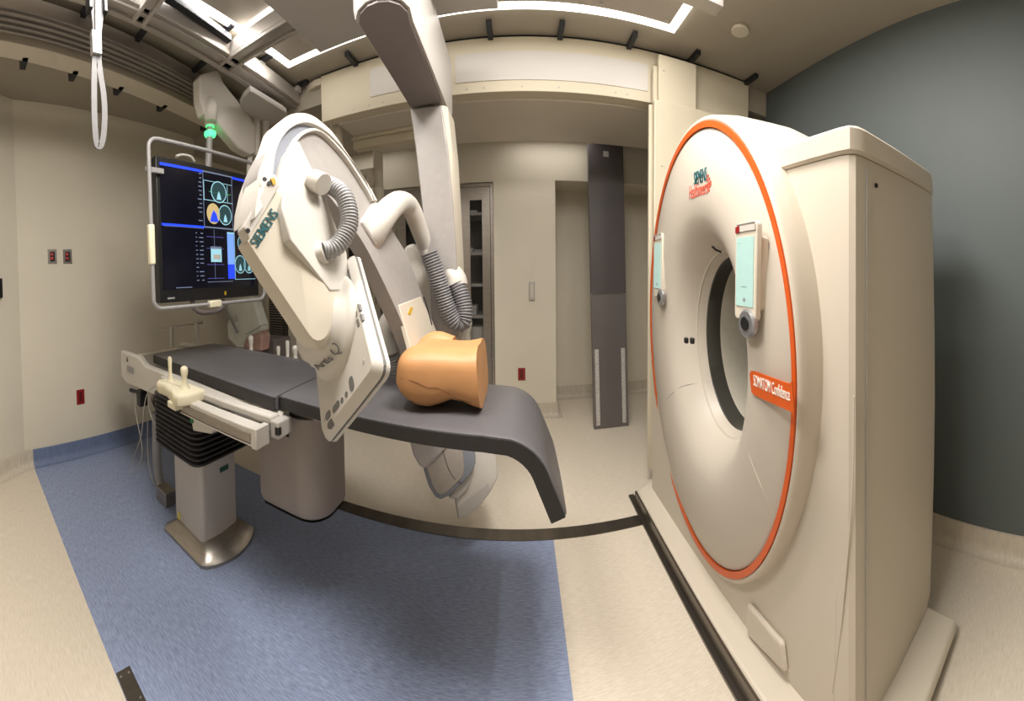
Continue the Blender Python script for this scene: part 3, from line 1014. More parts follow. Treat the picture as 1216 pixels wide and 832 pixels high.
def beam(y_sign, name):
    rings = []
    for x, zb in ((-2.43, .79), (-2.425, .735), (-2.36, .70), (-2.15, .712), (-2.06, .715), (-1.96, .72), (-1.75, .75), (-1.3, .80), (-1.0, .82), (-.92, .83)):
        ys = (1.12, 1.17) if y_sign < 0 else (1.66, 1.71)
        zt = .925 if x < -2.1 else .884
        rings.append([Vector((x, ys[0], zb)), Vector((x, ys[0], zt - .013)), Vector((x, ys[0] + .012, zt)), Vector((x, ys[1] - .012, zt)), Vector((x, ys[1], zt - .013)), Vector((x, ys[1], zb))])
    return MB().loft(rings).build(name, M_WHITE, t, smooth=True, angle=28)


nb_ = beam(-1, 'side_beam')
beam(1, 'side_beam')
MB().box((-2.40, 1.17, .80), (-2.34, 1.66, .89)).build('end_beam', M_CREAM, t, bevel=.008)
MB().box((-2.33, 1.19, .74), (-.93, 1.64, .80)).build('frame_tray', M_LGREY, t, bevel=.01)
# tabletop plate
MB().box((-2.07, 1.20, .855), (-.93, 1.66, .885)).build('tabletop', M_LGREY, t, bevel=.005)
MB().box((-.935, 1.20, .852), (-.02, 1.50, .882)).build('tabletop', M_BLACK, t, bevel=.01)
MB().box((-1.95, 1.25, .795), (-1.0, 1.6, .858)).build('float_carriage', M_LGREY, t, bevel=.01)
# label on beam
c = ay(155, 437, 1.118)
MB().box((c.x - .05, 1.114, c.z - .03), (c.x + .05, 1.118, c.z + .01)).build('type_label', M_MGREY, t)
MB().prism([(c.x - .06, 1.117, c.z + .04), (c.x - .035, 1.117, c.z + .04), (c.x - .0475, 1.117, c.z + .075)], (0, -.002, 0)).build('warning_label', M_BLACK, t)
# rail along near side: white inner rail, steel channel
MB().box((-1.78, 1.065, .845), (-.93, 1.118, .885)).build('accessory_rail', M_WHITE, t, bevel=.01)
ra = MB().box((-1.45, .985, .79), (-.935, 1.045, .855)).build('accessory_rail', M_WHITE, t, bevel=.006)
MB().box((-1.45, .978, .80), (-.97, .986, .835)).build('rail_channel', M_STEEL, ra, bevel=.003)
MB().box((-1.45, .98, .785), (-.935, 1.0, .79)).build('rail_lip', M_WHITE, ra)
MB().box((-.955, .972, .782), (-.928, 1.05, .862)).build('rail_end', M_WHITE, ra, bevel=.003)
MB().box((-.935, 1.06, .80), (-.89, 1.15, .87)).build('end_bracket', M_LGREY, t, bevel=.006)
MB().box((-.905, 1.055, .82), (-.885, 1.075, .85)).build('bracket_switch', M_BLACK, t, bevel=.002)
for y in (1.02,):
    MB().box((-1.25, 1.03, .80), (-1.2, 1.125, .83)).build('rail_clamp', M_WHITE, t)
    MB().box((-1.02, 1.03, .80), (-.98, 1.125, .83)).build('rail_clamp', M_WHITE, t)
# equipment label block under the console
b_ = MB().prism([(-1.43, 1.02, .80), (-1.20, 1.02, .80), (-1.26, 1.02, .73), (-1.40, 1.02, .70)], (0, .08, 0)).build('junction_box', M_WHITE, t, bevel=.004)
MB().box((-1.415, 1.014, .74), (-1.395, 1.02, .785)).build('green_label', mat('green_label', (10, 110, 60), .5), b_)
# far end steel rail on two posts
er = MB()
e0, e1 = ay(191, 389, 1.62), ay(241, 382, 1.85)
MB().tube([e0, e1], .012, 8, smooth=False).build('end_rail', M_STEEL, t)
dirr = (e1 - e0)
MB().add([e0 + Vector((0, 0, -.022)), e1 + Vector((0, 0, -.022)), e1 + Vector((0, 0, .022)), e0 + Vector((0, 0, .022)), e0 + Vector((-.012, .0, -.022)), e1 + Vector((-.012, 0, -.022)), e1 + Vector((-.012, 0, .022)), e0 + Vector((-.012, 0, .022))], [(0, 1, 2, 3), (7, 6, 5, 4), (0, 4, 5, 1), (3, 2, 6, 7), (0, 3, 7, 4), (1, 5, 6, 2)]).build('end_rail', M_STEEL, t)
for k in (.27, .86):
    P = e0.lerp(e1, k)
    MB().box((P.x - .012, P.y - .016, .86), (P.x + .01, P.y + .016, P.z)).build('rail_post', M_WHITE, t, bevel=.003)
MB().box((-2.40, 1.60, .85), (-2.02, 1.66, .90)).build('cross_arm', M_LGREY, t, bevel=.004)
# black knob hanging from the beam
c = ay(165, 465, 1.13)
kn = MB().tube([(c.x - .07, 1.10, c.z), (c.x + .05, 1.13, c.z)], .014, 12, smooth=False).build('lock_knob', M_BLACK, t, smooth=True)
MB().box((c.x + .0, 1.11, c.z - .09), (c.x + .05, 1.17, c.z + .02)).build('lock_body', M_BLACK, t, bevel=.004)

# mattress: one soft sheet draping over the end
mt = thing('mattress', 'charcoal vinyl mattress lying on the table, drooping over its right end', 'mattress', (-1.0, 1.35, .886))


def mat_section(x, z, y0, y1, th, tx=1, tz=0):
    """one cross-section ring: (tx,tz) is the direction along the sheet, thickness goes below"""
    nx, nz = -tz, tx
    P = []
    r = th * .25
    ys = [y0 + .0, y0 + r * .3, y0 + r, y1 - r, y1 - r * .3, y1]
    top = [(y0, -r), (y0 + r * .3, -r * .3), (y0 + r, 0)] + [(y0 + (y1 - y0) * k / 6, .004 * math.sin(math.pi * k / 6)) for k in range(1, 6)] + [(y1 - r, 0), (y1 - r * .3, -r * .3), (y1, -r)]
    bot = [(y1, -th + r), (y1 - r, -th), (y0 + r, -th), (y0, -th + r)]
    for y, d in top + bot:
        P.append(Vector((x + nx * d, y, z + nz * d)))
    return P


secs = []
th = .062
for x, y0, y1 in ((-2.07, 1.20, 1.74), (-2.06, 1.19, 1.75), (-1.7, 1.17, 1.75), (-1.3, 1.14, 1.72), (-.97, 1.11, 1.68), (-.945, 1.11, 1.68)):
    secs.append(mat_section(x, TZ, y0, y1, th))
m1 = MB().loft(secs).build('wide_pad', M_MATTRESS, mt, smooth=True, angle=40)
secs = []
path = [(-.94, TZ - .001, 1, 0)]
for x in np.linspace(-.9, -.12, 9):
    path.append((x, TZ - .001, 1, 0))
cx_, cz_, rad = -.075, TZ - .17, .168
for a in np.linspace(.25, 1.20, 7):
    path.append((cx_ + rad * math.sin(a), cz_ + rad * math.cos(a), math.cos(a), -math.sin(a)))
lx, lz = path[-1][0], path[-1][1]
dx_, dz_ = math.cos(1.20), -math.sin(1.20)
for k in (.05, .1, .15):
    path.append((lx + dx_ * k, lz + dz_ * k, dx_, dz_))
for i, (x, z, tx, tz) in enumerate(path):
    u = max(0, min(1, (x + .94) / 1.0))
    y0 = 1.135 - .085 * u
    y1 = 1.62 - .07 * u
    secs.append(mat_section(x, z, y0, y1, .055, tx, tz))
m2 = MB().loft(secs).build('long_pad', M_MATTRESS, mt, smooth=True, angle=40)
# side gusset strips along the near edges
gs = MB()
P = []
for (x, z, tx, tz) in path:
    u = max(0, min(1, (x + .94) / 1.0))
    y0 = 1.135 - .085 * u - .005
    P.append([Vector((x - tz * -.0 + (-(-tz)) * 0 + tz * .006, y0, z - tx * .006)), Vector((x + tz * .053, y0, z - tx * .053))])
rr_ = [[a, b, b + Vector((0, .012, 0)), a + Vector((0, .012, 0))] for a, b in P]
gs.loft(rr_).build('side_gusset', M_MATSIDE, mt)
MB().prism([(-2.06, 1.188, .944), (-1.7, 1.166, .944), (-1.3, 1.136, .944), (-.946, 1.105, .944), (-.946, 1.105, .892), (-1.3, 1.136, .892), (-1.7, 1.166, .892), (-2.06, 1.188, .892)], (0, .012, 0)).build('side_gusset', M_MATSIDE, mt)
c = az(227, 407.5, TZ + .007)
MB().prism([c + Vector(v_) for v_ in ((-.05, -.03, 0), (.04, -.0, 0), (.05, .02, 0), (-.04, -.01, 0))], (0, 0, .0015)).build('mattress_label', M_WHITE, mt)

# hanging shield box below the table
sh = thing('shield_box', 'taupe rounded shield box hanging below the near side of the table', 'radiation shield', (-.88, 1.3, .44))
prof = []
xa_, xb_ = -1.13, -.785
def plan(e):
    pts = [(xa_ + e, 1.44 - e), (xa_ + e, 1.205 + e), (xa_ + .02 + e, 1.19 + e)]
    for k in range(0, 9):
        a = k / 8 * math.pi / 2
        pts.append((xb_ - .12 + (.12 - e) * math.sin(a), 1.31 - (.12 - e) * math.cos(a)))
    pts += [(xb_ - e, 1.40), (xb_ - .04, 1.44 - e)]
    return pts
rings = []
for z, e in ((.395, .035), (.40, .018), (.41, .008), (.43, .001), (.46, 0), (.84, 0)):
    rings.append([Vector((x, y, z)) for x, y in plan(e)])
MB().loft(rings).build('shield_body', M_TAUPE, sh, smooth=True, angle=40)
MB().loft([[Vector((x, y, z)) for x, y in plan(e)] for z, e in ((.388, .02), (.396, .010))]).build('edge_gasket', M_BLACK, sh)
MB().box((-1.05, 1.22, .84), (-.75, 1.40, .85)).build('mounting_flange', M_LGREY, sh)

# control consoles with joysticks
def console(name, label, cx, cy, cz, yaw_, sticks, m=M_IVORY):
    o = thing(name, label, 'control console', (cx, cy, cz))
    R = Matrix.Rotation(yaw_, 3, 'Z')
    def W(x, y, z):
        return Vector((cx, cy, cz)) + R @ Vector((x, y, z))
    L = []
    for z, e in ((-.045, .02), (-.035, .006), (.0, 0), (.012, .006), (.016, .014)):
        L.append([W(x * (1 - e * 5) , y * (1 - e * 8), z) for x, y in ((-.15, .06), (-.155, -.03), (-.12, -.06), (-.04, -.055), (0, -.07), (.05, -.075), (.10, -.10), (.14, -.10), (.16, -.06), (.155, .06))])
    MB().loft(L).build('console_body', m, o, smooth=True, angle=40)
    MB().loft([[W(x, y, z) for x, y in ((.02, .03), (.02, -.085), (.10, -.09), (.10, .03))] for z in (-.075, -.04)]).build('console_foot', m, o, bevel=.008)
    for (sx, sy, h, kind) in sticks:
        rings = []
        prof = ((0, .028), (.01, .024), (.02, .014), (h * .5, .0125), (h * .62, .017), (h * .8, .02), (h * .93, .018), (h, .008)) if kind == 'knob' else ((0, .024), (.01, .02), (.02, .013), (h * .5, .013), (h * .9, .0155), (h, .012))
        for z, r in prof:
            rings.append([W(sx + r * math.cos(a), sy + r * (1 if kind == 'knob' else .6) * math.sin(a), .014 + z) for a in [2 * math.pi * i / 16 for i in range(16)]])
        MB().loft(rings).build('joystick', m, o, smooth=True, angle=60)
    for k in range(5):
        MB().loft([[W(-.09 + k * .028 + a, -.02 + b, z) for a, b in ((0, 0), (.018, 0), (.018, .012), (0, .012))] for z in (.014, .018)]).build('button', M_CREAM, o)
    return o


cc = az(212, 462, .885)
console('control_console', 'ivory control console with two joysticks on the near table rail', -1.52, 1.02, .885, 0, [(-.095, .015, .13, 'paddle'), (.075, -.01, .115, 'knob')])
console('control_console', 'ivory control console half hidden behind the mattress at its middle', -1.44, 1.84, .87, 0, [(-.02, .02, .13, 'paddle'), (.06, .0, .11, 'knob'), (-.085, .0, .09, 'paddle')], m=M_WHITE)
console('control_console', 'control console at far left side of table with one white joystick showing', -1.80, 1.86, .87, 0, [(.0, .0, .135, 'knob')], m=M_WHITE)

# cables and hose at the table's left end
def cable(name, label, pts, r, m, cat='cable', n=8):
    return tag(MB().tube([V(p) for p in pts], r, 8, n=n).build(name, m, smooth=True), label, cat)


yy = 1.08
cable('hanging_cable', 'thin pale cable hanging in a long loop from the table end toward the floor', [ay(x, y, yy) for x, y in ((190, 455), (176, 465), (171, 485), (168, 515), (160, 540), (154, 555), (156, 561), (162, 558), (168, 545), (168, 525), (163, 500), (160, 480), (161, 466))], .003, M_CABLE)
cable('hanging_cable', 'thin cable looping below the ivory control console', [ay(x, y, yy + .02) for x, y in ((176, 470), (177, 485), (182, 500), (188, 508), (193, 500), (194, 480), (193, 468))], .003, M_CABLE)
cable('hanging_cable', 'thin cable dropping straight behind the grey hose to the floor', [ay(176, 480, 1.2), ay(175, 510, 1.2), ay(176, 545, 1.2), ay(181, 570, 1.2), ay(190, 583, 1.25)], .003, M_CABLE)
hs = thing('supply_hose', 'thick grey supply hose bending from under the table to the column foot', 'hose', (-1.95, 1.2, .02))
MB().tube([ay(186, 490, 1.25), ay(186, 520, 1.25), ay(187, 555, 1.25), ay(192, 578, 1.25), ay(201, 590, 1.27), ay(212, 594, 1.3)], .032, 16).build('hose', M_MGREY, hs, smooth=True)
fc = az(196, 596, 0)
MB().box((fc.x - .06, fc.y - .03, .0), (fc.x + .06, fc.y + .05, .09)).build('floor_bracket', M_STEEL, hs, bevel=.004)
# cable bundle and drum under table end
cd = thing('cable_bundle', 'tangle of short black and steel cable fittings under the table end', 'cable fittings', (-1.95, 1.2, .55))
cpx = ay(195, 475, 1.19)
MB().disc(cpx + Vector((0, .0, 0)), (0, 1, 0), .075, .05, 28).build('drum', M_MGREY, cd, bevel=.008)
random.seed(3)
for k in range(7):
    a = ay(178 + k * 1.5, 455 + k * 2, 1.19)
    MB().tube([a, a + Vector((.01, .02, -.06)), a + Vector((random.uniform(-.02, .05), .01, -.12)), a + Vector((random.uniform(-.03, .08), .03, -.2))], .006, 8).build('lead', M_BLACK if k % 2 else M_STEEL, cd, smooth=True)

# torso phantom
ph = thing('torso_phantom', 'tan rubber torso phantom lying on the charcoal mattress', 'torso phantom', (-.3, 1.32, TZ))
def torso_ring(x, yc, zb, zt, hw, tilt_=0, p=2.4, sq=0, dent=0, foot=0):
    R = []
    n = 40
    zc, hh = (zb + zt) / 2, (zt - zb) / 2
    for i in range(n):
        a = 2 * math.pi * i / n
        c_, s_ = math.cos(a), math.sin(a)
        yv = math.copysign(abs(c_) ** (2 / p), c_) * hw
        zv = math.copysign(abs(s_) ** (2 / p), s_) * hh
        zv -= dent * math.exp(-(yv / (.25 * hw)) ** 2) * (1 if s_ > 0 else -1)
        R.append(Vector((x + tilt_ * zv + sq * yv, yc + yv, zc + zv)))
    return R


S = [(-.436, 1.335, 1.035, 1.150, .135, .10, .06), (-.433, 1.335, 1.02, 1.160, .15, .10, .06), (-.42, 1.335, .998, 1.170, .160, .09, .06), (-.395, 1.335, .975, 1.176, .168, .07, .05), (-.36, 1.335, .957, 1.180, .168, .05, .05), (-.325, 1.335, .954, 1.180, .164, .03, .04), (-.29, 1.335, .966, 1.178, .157, .01, .03), (-.25, 1.338, .984, 1.174, .153, -.02, .03), (-.21, 1.342, .978, 1.174, .160, -.04, .02), (-.175, 1.35, .960, 1.178, .168, -.06, .01), (-.153, 1.352, .953, 1.182, .172, -.07, .0), (-.150, 1.352, .953, 1.182, .171, -.07, .0)]
rings = [torso_ring(x, yc, zb, zt, hw, ti, 3.3, sq, dent=.007) for x, yc, zb, zt, hw, ti, sq in S]
pbody = MB().loft(rings).build('body', M_SKIN, ph, smooth=True, angle=50)
# seam line along the side
sl = [(476, 449), (490, 452), (500, 456), (508, 460), (519, 460), (530, 465), (545, 474), (560, 478)]
P = [cast(pbody, x, y, .0005) for x, y in sl]
P = [p for p in P if p is not None]
MB().tube(P, .0013, 6, n=3).build('moulding_seam', M_SKINLINE, ph)
# raised thigh stump at the far left top
MB().tube([(-.40, 1.43, 1.10), (-.385, 1.44, 1.135), (-.35, 1.445, 1.152), (-.29, 1.44, 1.135)], lambda u: .05, 18).build('thigh_stump', M_SKIN, ph, smooth=True)

# ================================================================== C-ARM
ca = thing('c_arm', 'white ceiling-mounted C-arm x-ray unit with hoses curving over the table', 'C-arm', (-.45, 1.75, 2.6))
P1, NP = np.array([-.62, .72, 1.66]), np.array([.916, -.055, .244])
NPn = V(NP / np.linalg.norm(NP))


def pc(x, y, off=0.0):
    return apl(x, y, P1, NP, off)


def PCL(L, off=0.0):
    return [pc(x, y, off) for x, y in L]


O0 = [(303, 258), (304, 243), (309, 217), (316, 194), (322, 178), (327, 162), (333, 144.5), (345, 136), (358, 134), (369.5, 136.6), (381, 144), (395.4, 157.5), (410, 178), (424, 198.6), (440, 223), (448, 238)]
O1 = [(316, 240), (319, 228), (323, 212), (328, 178), (338, 159), (349, 149), (361, 145), (374, 147.5), (388, 156), (402.6, 170.5), (417, 189), (433, 212), (445, 237)]
O2 = [(325, 236), (330, 223), (335, 205), (339, 189), (346, 170.5), (356.5, 157.5), (369.5, 152), (381, 154.6), (395.4, 166), (410, 182), (424, 202), (438.7, 225), (444, 238)]
O3 = [(330, 240), (335.6, 227), (339, 206.6), (343.5, 192), (352, 170.5), (361, 159.7), (374, 155), (384, 158), (395.4, 168.5), (409, 184), (423, 204), (437, 227), (443, 238)]
BO = [(300, 240), (306, 205), (317, 180), (333, 152), (350, 140), (369, 142), (384, 152), (402, 170), (424, 203), (440, 228), (447, 240), (455, 248), (465, 272), (484, 304), (497, 339), (516, 387), (535, 430), (550, 480)]
BI = [(330, 262), (343, 245), (350, 228), (362, 215), (378, 222), (390, 232), (407, 253), (422, 274), (438, 300), (463, 351), (486, 403), (500, 440), (512, 478)]
BO = [(306, 225) if p == (300, 240) else p for p in BO]
MB().ribbon(catmull(PCL(BO), 5), catmull(PCL(BI), 5), -NPn * .06, 70).build('c_arc', mat('arc_grey', (158, 153, 149), .42), ca, smooth=True, angle=40)
MB().ribbon(catmull(PCL(O0, .02), 4), catmull(PCL(O1, .02), 4), -NPn * .07, 60).build('outer_rim', M_WHITE, ca, bevel=.006)
MB().ribbon(catmull(PCL(O1, .004), 4), catmull(PCL(O2, .004), 4), -NPn * .02, 60).build('guide_channel', M_BLUEGREY, ca, smooth=True)
MB().ribbon(catmull(PCL(O2, .018), 4), catmull(PCL(O3, .018), 4), -NPn * .03, 60).build('inner_rim', M_WHITE, ca, bevel=.002)
# blue-grey edge band on the outside
OE = [(x - 2.5, y - .5) for x, y in O0[:7]]

# wedge cover below the arc end
W1 = [(355, 167), (372, 203), (388, 237), (402, 276), (412, 300), (416, 345), (392, 345), (345, 285), (335, 245), (338, 222), (342, 195), (347, 178)]
MB().prism(PCL(W1, .05), -NPn * .06).build('carriage_cover', M_WHITE, ca, bevel=.004)

# detector: slab, boss and arm
DC = ray(410, 420)
DC = DC / math.hypot(DC[0], DC[1]) * .95 + CAM
ea, ee = math.radians(230), math.radians(13)
DN = Vector((math.cos(ee) * math.cos(ea), math.cos(ee) * math.sin(ea), math.sin(ee)))


def dt(x, y, off=0.0):
    return apl(x, y, DC, DN, off)


A_, B_, C_ = dt(381, 528), dt(449, 440), dt(416, 292)
e1_ = (B_ - A_)
e2_ = (C_ - B_)
e2_ = e2_ - e1_.normalized() * e2_.dot(e1_.normalized())
LA, LB = e1_.length, e2_.length
e1_.normalize()
e2_.normalize()


def dq(u, v, o):
    return A_ + e1_ * (u * LA) + e2_ * (v * LB) + DN * o


def rrect(u0, u1, v0, v1, o, r=.03):
    pts = []
    ru, rv = r / LA, r / LB
    for cu, cv_, a0 in ((u1 - ru, v0 + rv, -90), (u1 - ru, v1 - rv, 0), (u0 + ru, v1 - rv, 90), (u0 + ru, v0 + rv, 180)):
        for k in range(5):
            a = math.radians(a0 + k * 22.5)
            pts.append(dq(cu + ru * math.cos(a), cv_ + rv * math.sin(a), o))
    return pts


det = MB().loft([rrect(.05, .95, .05, .95, .0, .02), rrect(.01, .99, .01, .99, -.012), rrect(0, 1, 0, 1, -.02)]).build('detector_housing', M_WHITE, ca, smooth=True, angle=30)
MB().loft([rrect(.005, .995, .005, .995, -.02), rrect(.005, .995, .005, .995, -.028)]).build('detector_bumper', M_ETCH, det)
MB().loft([rrect(.0, 1.0, .0, 1.0, -.028), rrect(0, 1, 0, 1, -.038), rrect(.02, .98, .02, .98, -.042)]).build('detector_front', M_WHITE, det, smooth=True, angle=30)
# keypads on the housing: along the bottom edge and right edge
def pill(u, v, lu, lv, parent=det):
    o_ = -.0005 - .0 
    r = min(lu * LA, lv * LB) * .5
    pts = rrect(u - lu / 2, u + lu / 2, v - lv / 2, v + lv / 2, .0015, r)
    MB().prism(pts, -DN * .012).build('key', M_ETCH, parent)
for u, v, lu, lv in ((.20, .115, .10, .05), (.22, .05, .10, .045), (.36, .10, .13, .045), (.47, .09, .045, .035), (.55, .09, .045, .035), (.65, .11, .07, .09)):
    pill(u, v, lu, lv)
for u, v, lu, lv in ((.93, .80, .03, .11), (.93, .70, .025, .04), (.93, .64, .025, .03), (.93, .58, .025, .03), (.90, .47, .05, .06), (.96, .47, .03, .06), (.90, .39, .05, .06), (.96, .39, .03, .06)):
    pill(u, v, lu * .7, lv)
for u, v in ((.12, .12), (.86, .14)):
    MB().disc(dq(u, v, 0), DN, .006, .002, 12).build('screw', M_LGREY, det)
# boss (Artis Q ring)
bc = dt(396, 388, 0)
rings = []
a_, b__ = e1_, e2_
for r, h in ((.162, .0), (.158, .012), (.148, .018), (.132, .03), (.128, .045), (.120, .052), (.112, .075), (.09, .09)):
    rings.append([bc + (a_ * math.cos(q_) + b__ * math.sin(q_)) * r + DN * h for q_ in [2 * math.pi * i / 48 for i in range(48)]])
bo = MB().loft(rings).build('swivel_boss', M_WHITE, ca, smooth=True, angle=50)
def ctext(body, h, p0, p1, pu):
    # lettering laid on the local tangent plane of the boss
    a_, b_, c_ = cast(bo, *p0), cast(bo, *p1), cast(bo, *pu)
    if a_ is None or b_ is None or c_ is None:
        return
    n_ = (b_ - a_).cross(c_ - a_).normalized()
    if n_.dot(V(CAM) - a_) < 0:
        n_ = -n_
    off = n_ * .006
    r_ = b_ - a_
    text_mesh('model_lettering', body, M_ETCH, bo, a_ + off, r_, n_.cross(r_).normalized(), h, width=r_.length, bold=0)


ctext('Artis', .024, (379, 437), (397, 424), (383, 426))
ctext('Q', .034, (399, 423), (407, 415), (399, 414))

# arm cover with SIEMENS lettering: box from the arc end to the boss
AP = [(294, 283), (332, 222), (352, 250), (385, 300), (412, 345), (424, 375), (421, 402), (405, 420), (382, 424), (366, 410), (352, 382), (322, 328)]
def at_dist(x, y, d):
    v = ray(x, y)
    return V(v / np.linalg.norm(v) * d + CAM)


A0P = at_dist(395, 400, .955)
ANc = (at_dist(298, 275, .88) - A0P).cross(at_dist(328, 222, .95) - A0P).normalized()
if ANc.dot(V(CAM) - A0P) < 0:
    ANc = -ANc



def aa(x, y, off=0.0):
    return apl(x, y, A0P, ANc, off)


front = [(294, 286), (330, 226), (345, 258), (370, 306), (386, 340), (394, 365), (393, 388), (384, 402), (372, 402), (356, 380), (322, 329)]
outer_ = [(292, 288), (332, 222), (356, 252), (388, 297), (409, 335), (418, 362), (416, 392), (402, 412), (383, 417), (366, 404), (351, 380), (318, 330)]
def rounded(P):
    return resample([P[0], P[1]] + catmull(P[1:], 6)[1:] + [P[0]], 73)[:-1]


fr_ = rounded([aa(x, y, .0) for x, y in front])
ou_ = rounded([aa(x, y, -.035) for x, y in outer_])
mid_ = [a.lerp(b, .16) - ANc * .003 for a, b in zip(fr_, ou_)]
bk_ = [p - ANc * .06 for p in ou_]
MB().loft([fr_, mid_, ou_, bk_]).build('detector_arm', M_CREAM, ca, smooth=True, angle=38)
a0, a1 = aa(306, 294, .002), aa(330, 256, .002)
rt = a1 - a0
upv = ANc.cross(rt).normalized()
text_mesh('maker_lettering', 'SIEMENS', M_TEAL, ca, a0, rt, upv, .027, width=rt.length * 1.05, bold=.008)
# end bracket of the arm
BR = [(289, 270), (319, 208), (327, 206), (333, 220), (296, 286)]
MB().prism([aa(x, y, .0) for x, y in BR], -ANc * .05).build('arm_bracket', M_WHITE, ca, bevel=.005)
for a in ((294, 274), (314, 213), (319.5, 218)):
    MB().disc(aa(*a, .0), ANc, .006, .003, 12).build('bolt', M_BLACK, ca)
MB().prism([aa(x, y, .004) for x, y in ((321.5, 212), (325.5, 211), (328, 217), (325, 220))], -ANc * .004).build('warning_label', M_YEL, ca)

# outer cover on the left under the outer rim
MB().prism([pc(x, y, .0) for x, y in ((302, 262), (303, 240), (308, 214), (316, 190), (320, 188), (320, 212), (312, 246))], -NPn * .09).build('end_cover', M_WHITE, ca, bevel=.006)

# corrugated hoses
def corr(path, r, name, m, parent=None, pitch=.007, amp=.0022):
    P_ = catmull([V(p) for p in path], 24)
    L_ = sum((b - a).length for a, b in zip(P_, P_[1:]))
    n_ = max(40, int(L_ / pitch * 5))
    P_ = resample(P_, n_)
    return MB().tube(P_, lambda u: r + amp * math.sin(2 * math.pi * u * L_ / pitch), 18, smooth=False).build(name, m, parent if parent else ca, smooth=True, angle=80)


H1 = [(384, 218), (396, 222), (408, 232), (414, 250), (414, 268), (406, 285), (396, 295), (384, 298)]
corr([at_dist(x, y, d) for (x, y), d in zip(H1, (1.12, 1.10, 1.07, 1.045, 1.025, 1.005, .99, .98))], .0255, 'hose', M_HOSE, pitch=.0095, amp=.0022)
def cap(p0, p1, r0, r1, name='hose_cap', m=M_WHITE):
    p0, p1 = V(p0), V(p1)
    return MB().tube([p0, p0.lerp(p1, .3), p1], lambda u: r0 + (r1 - r0) * u, 20).build(name, m, ca, bevel=.004)
cap(pc(372, 215, .06), pc(385, 219, .095), .034, .031)
cap(at_dist(372, 304, .99), at_dist(386, 299, .982), .036, .031)
# elbow tube on the arc
el = [pc(436, 288, -.045), pc(442, 277, -.01), pc(453, 260, .03), pc(464, 247, .05), pc(474, 240, .06), pc(484, 243, .06), pc(492, 256, .06), pc(499, 275, .05), pc(506, 292, .045), pc(509, 301, .045)]
MB().tube(el, lambda u: .060 - .016 * min(1, u * 1.3), 24).build('cable_elbow', M_WHITE, ca, smooth=True)
MB().prism(PCL([(445, 238), (452, 243), (462, 238), (470, 250), (448, 292), (430, 262)], .012), -NPn * .05).build('elbow_base', M_LGREY, ca, bevel=.01)
H2 = [(509, 300), (517, 322), (524, 345), (532, 368), (541, 382), (549, 382), (551, 368), (547, 350), (541, 336)]
corr([ay(x, y, 1.68 + .012 * i) for i, (x, y) in enumerate(H2)], .043, 'hose', M_HOSED, pitch=.014, amp=.0042)
MB().tube([ay(542, 340, 1.79), ay(540, 331, 1.80), ay(533, 324, 1.82), ay(524, 324, 1.84), ay(515, 334, 1.86), ay(512, 350, 1.88)], lambda u: .060, 20).build('hose_mount', M_WHITE, ca, smooth=True)
# C-holder that carries the arc on the stand
HP = [(433, 300), (462, 290), (484, 296), (496, 338), (512, 380), (545, 400), (560, 392), (553, 410), (552, 445), (470, 448), (462, 420), (470, 400)]
MB().prism([ay(x, y, 1.80) for x, y in ((480, 292), (491, 288), (512, 310), (540, 355), (556, 388), (552, 402), (556, 440), (500, 440), (490, 400), (470, 340))], (0, .2, 0)).build('c_holder', M_WHITE, ca, bevel=.02, seg=3)
MB().tube([ay(462, 420, 1.72), ay(457, 398, 1.72), ay(463, 380, 1.74), ay(476, 372, 1.78), ay(492, 378, 1.85)], lambda u: .050, 18).build('hose_mount', M_WHITE, ca, smooth=True)
corr([ay(463, 418, 1.72), ay(467, 430, 1.73), ay(472, 450, 1.75), ay(478, 480, 1.77)], .036, 'hose', M_HOSE, pitch=.013, amp=.0035)
MB().prism(PCL([(474, 362), (500, 352), (516, 387), (528, 420), (534, 445), (492, 450), (487, 410)], .006), -NPn * .02).build('arc_panel', M_CREAM, ca, bevel=.003)
MB().prism(PCL([(484.5, 372), (488, 364), (490.5, 366), (487.5, 374)], .008), -NPn * .003).build('warning_label', M_YEL, ca)
MB().tube(PCL([(503, 352), (508, 368), (513, 386)], .008), .003, 6).build('slot', M_BLACK, ca)

# stand: overhead boom and column
bz = 2.30
cy1 = 1.75
bl, br_ = ay(487, 127, cy1), ay(524, 121, cy1)
nl, nr = az(426, 30, bz), az(503, 30, bz)
bcen = [az(426, 28, bz), az(428, 17, bz), az(436, 8, bz), az(448, 3, bz), az(462, 2, bz), az(475, 6, bz), az(484, 15, bz), az(488, 30, bz)]
und = [Vector((p.x, p.y, bz)) for p in bcen] + [Vector((br_.x, cy1, bz)), Vector((bl.x, cy1, bz))]
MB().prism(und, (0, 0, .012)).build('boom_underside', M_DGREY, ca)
ctr = sum(und, Vector()) / len(und)
out1 = [Vector((ctr.x + (p.x - ctr.x) * 1.12, ctr.y + (p.y - ctr.y) * 1.03, bz + .012)) for p in und]
out1[-1] = Vector((bl.x - .01, cy1 + .2, bz + .012))
out1[-2] = Vector((br_.x + .01, cy1 + .2, bz + .012))
rings = [out1, [p + Vector((0, 0, .03)) + (p - ctr) * .04 for p in out1], [p + Vector((0, 0, .30)) + (p - ctr) * .04 for p in out1]]
for r_ in rings[1:]:
    for p in r_:
        pass
MB().loft(rings).build('boom', M_LGREY, ca, smooth=True, angle=50)
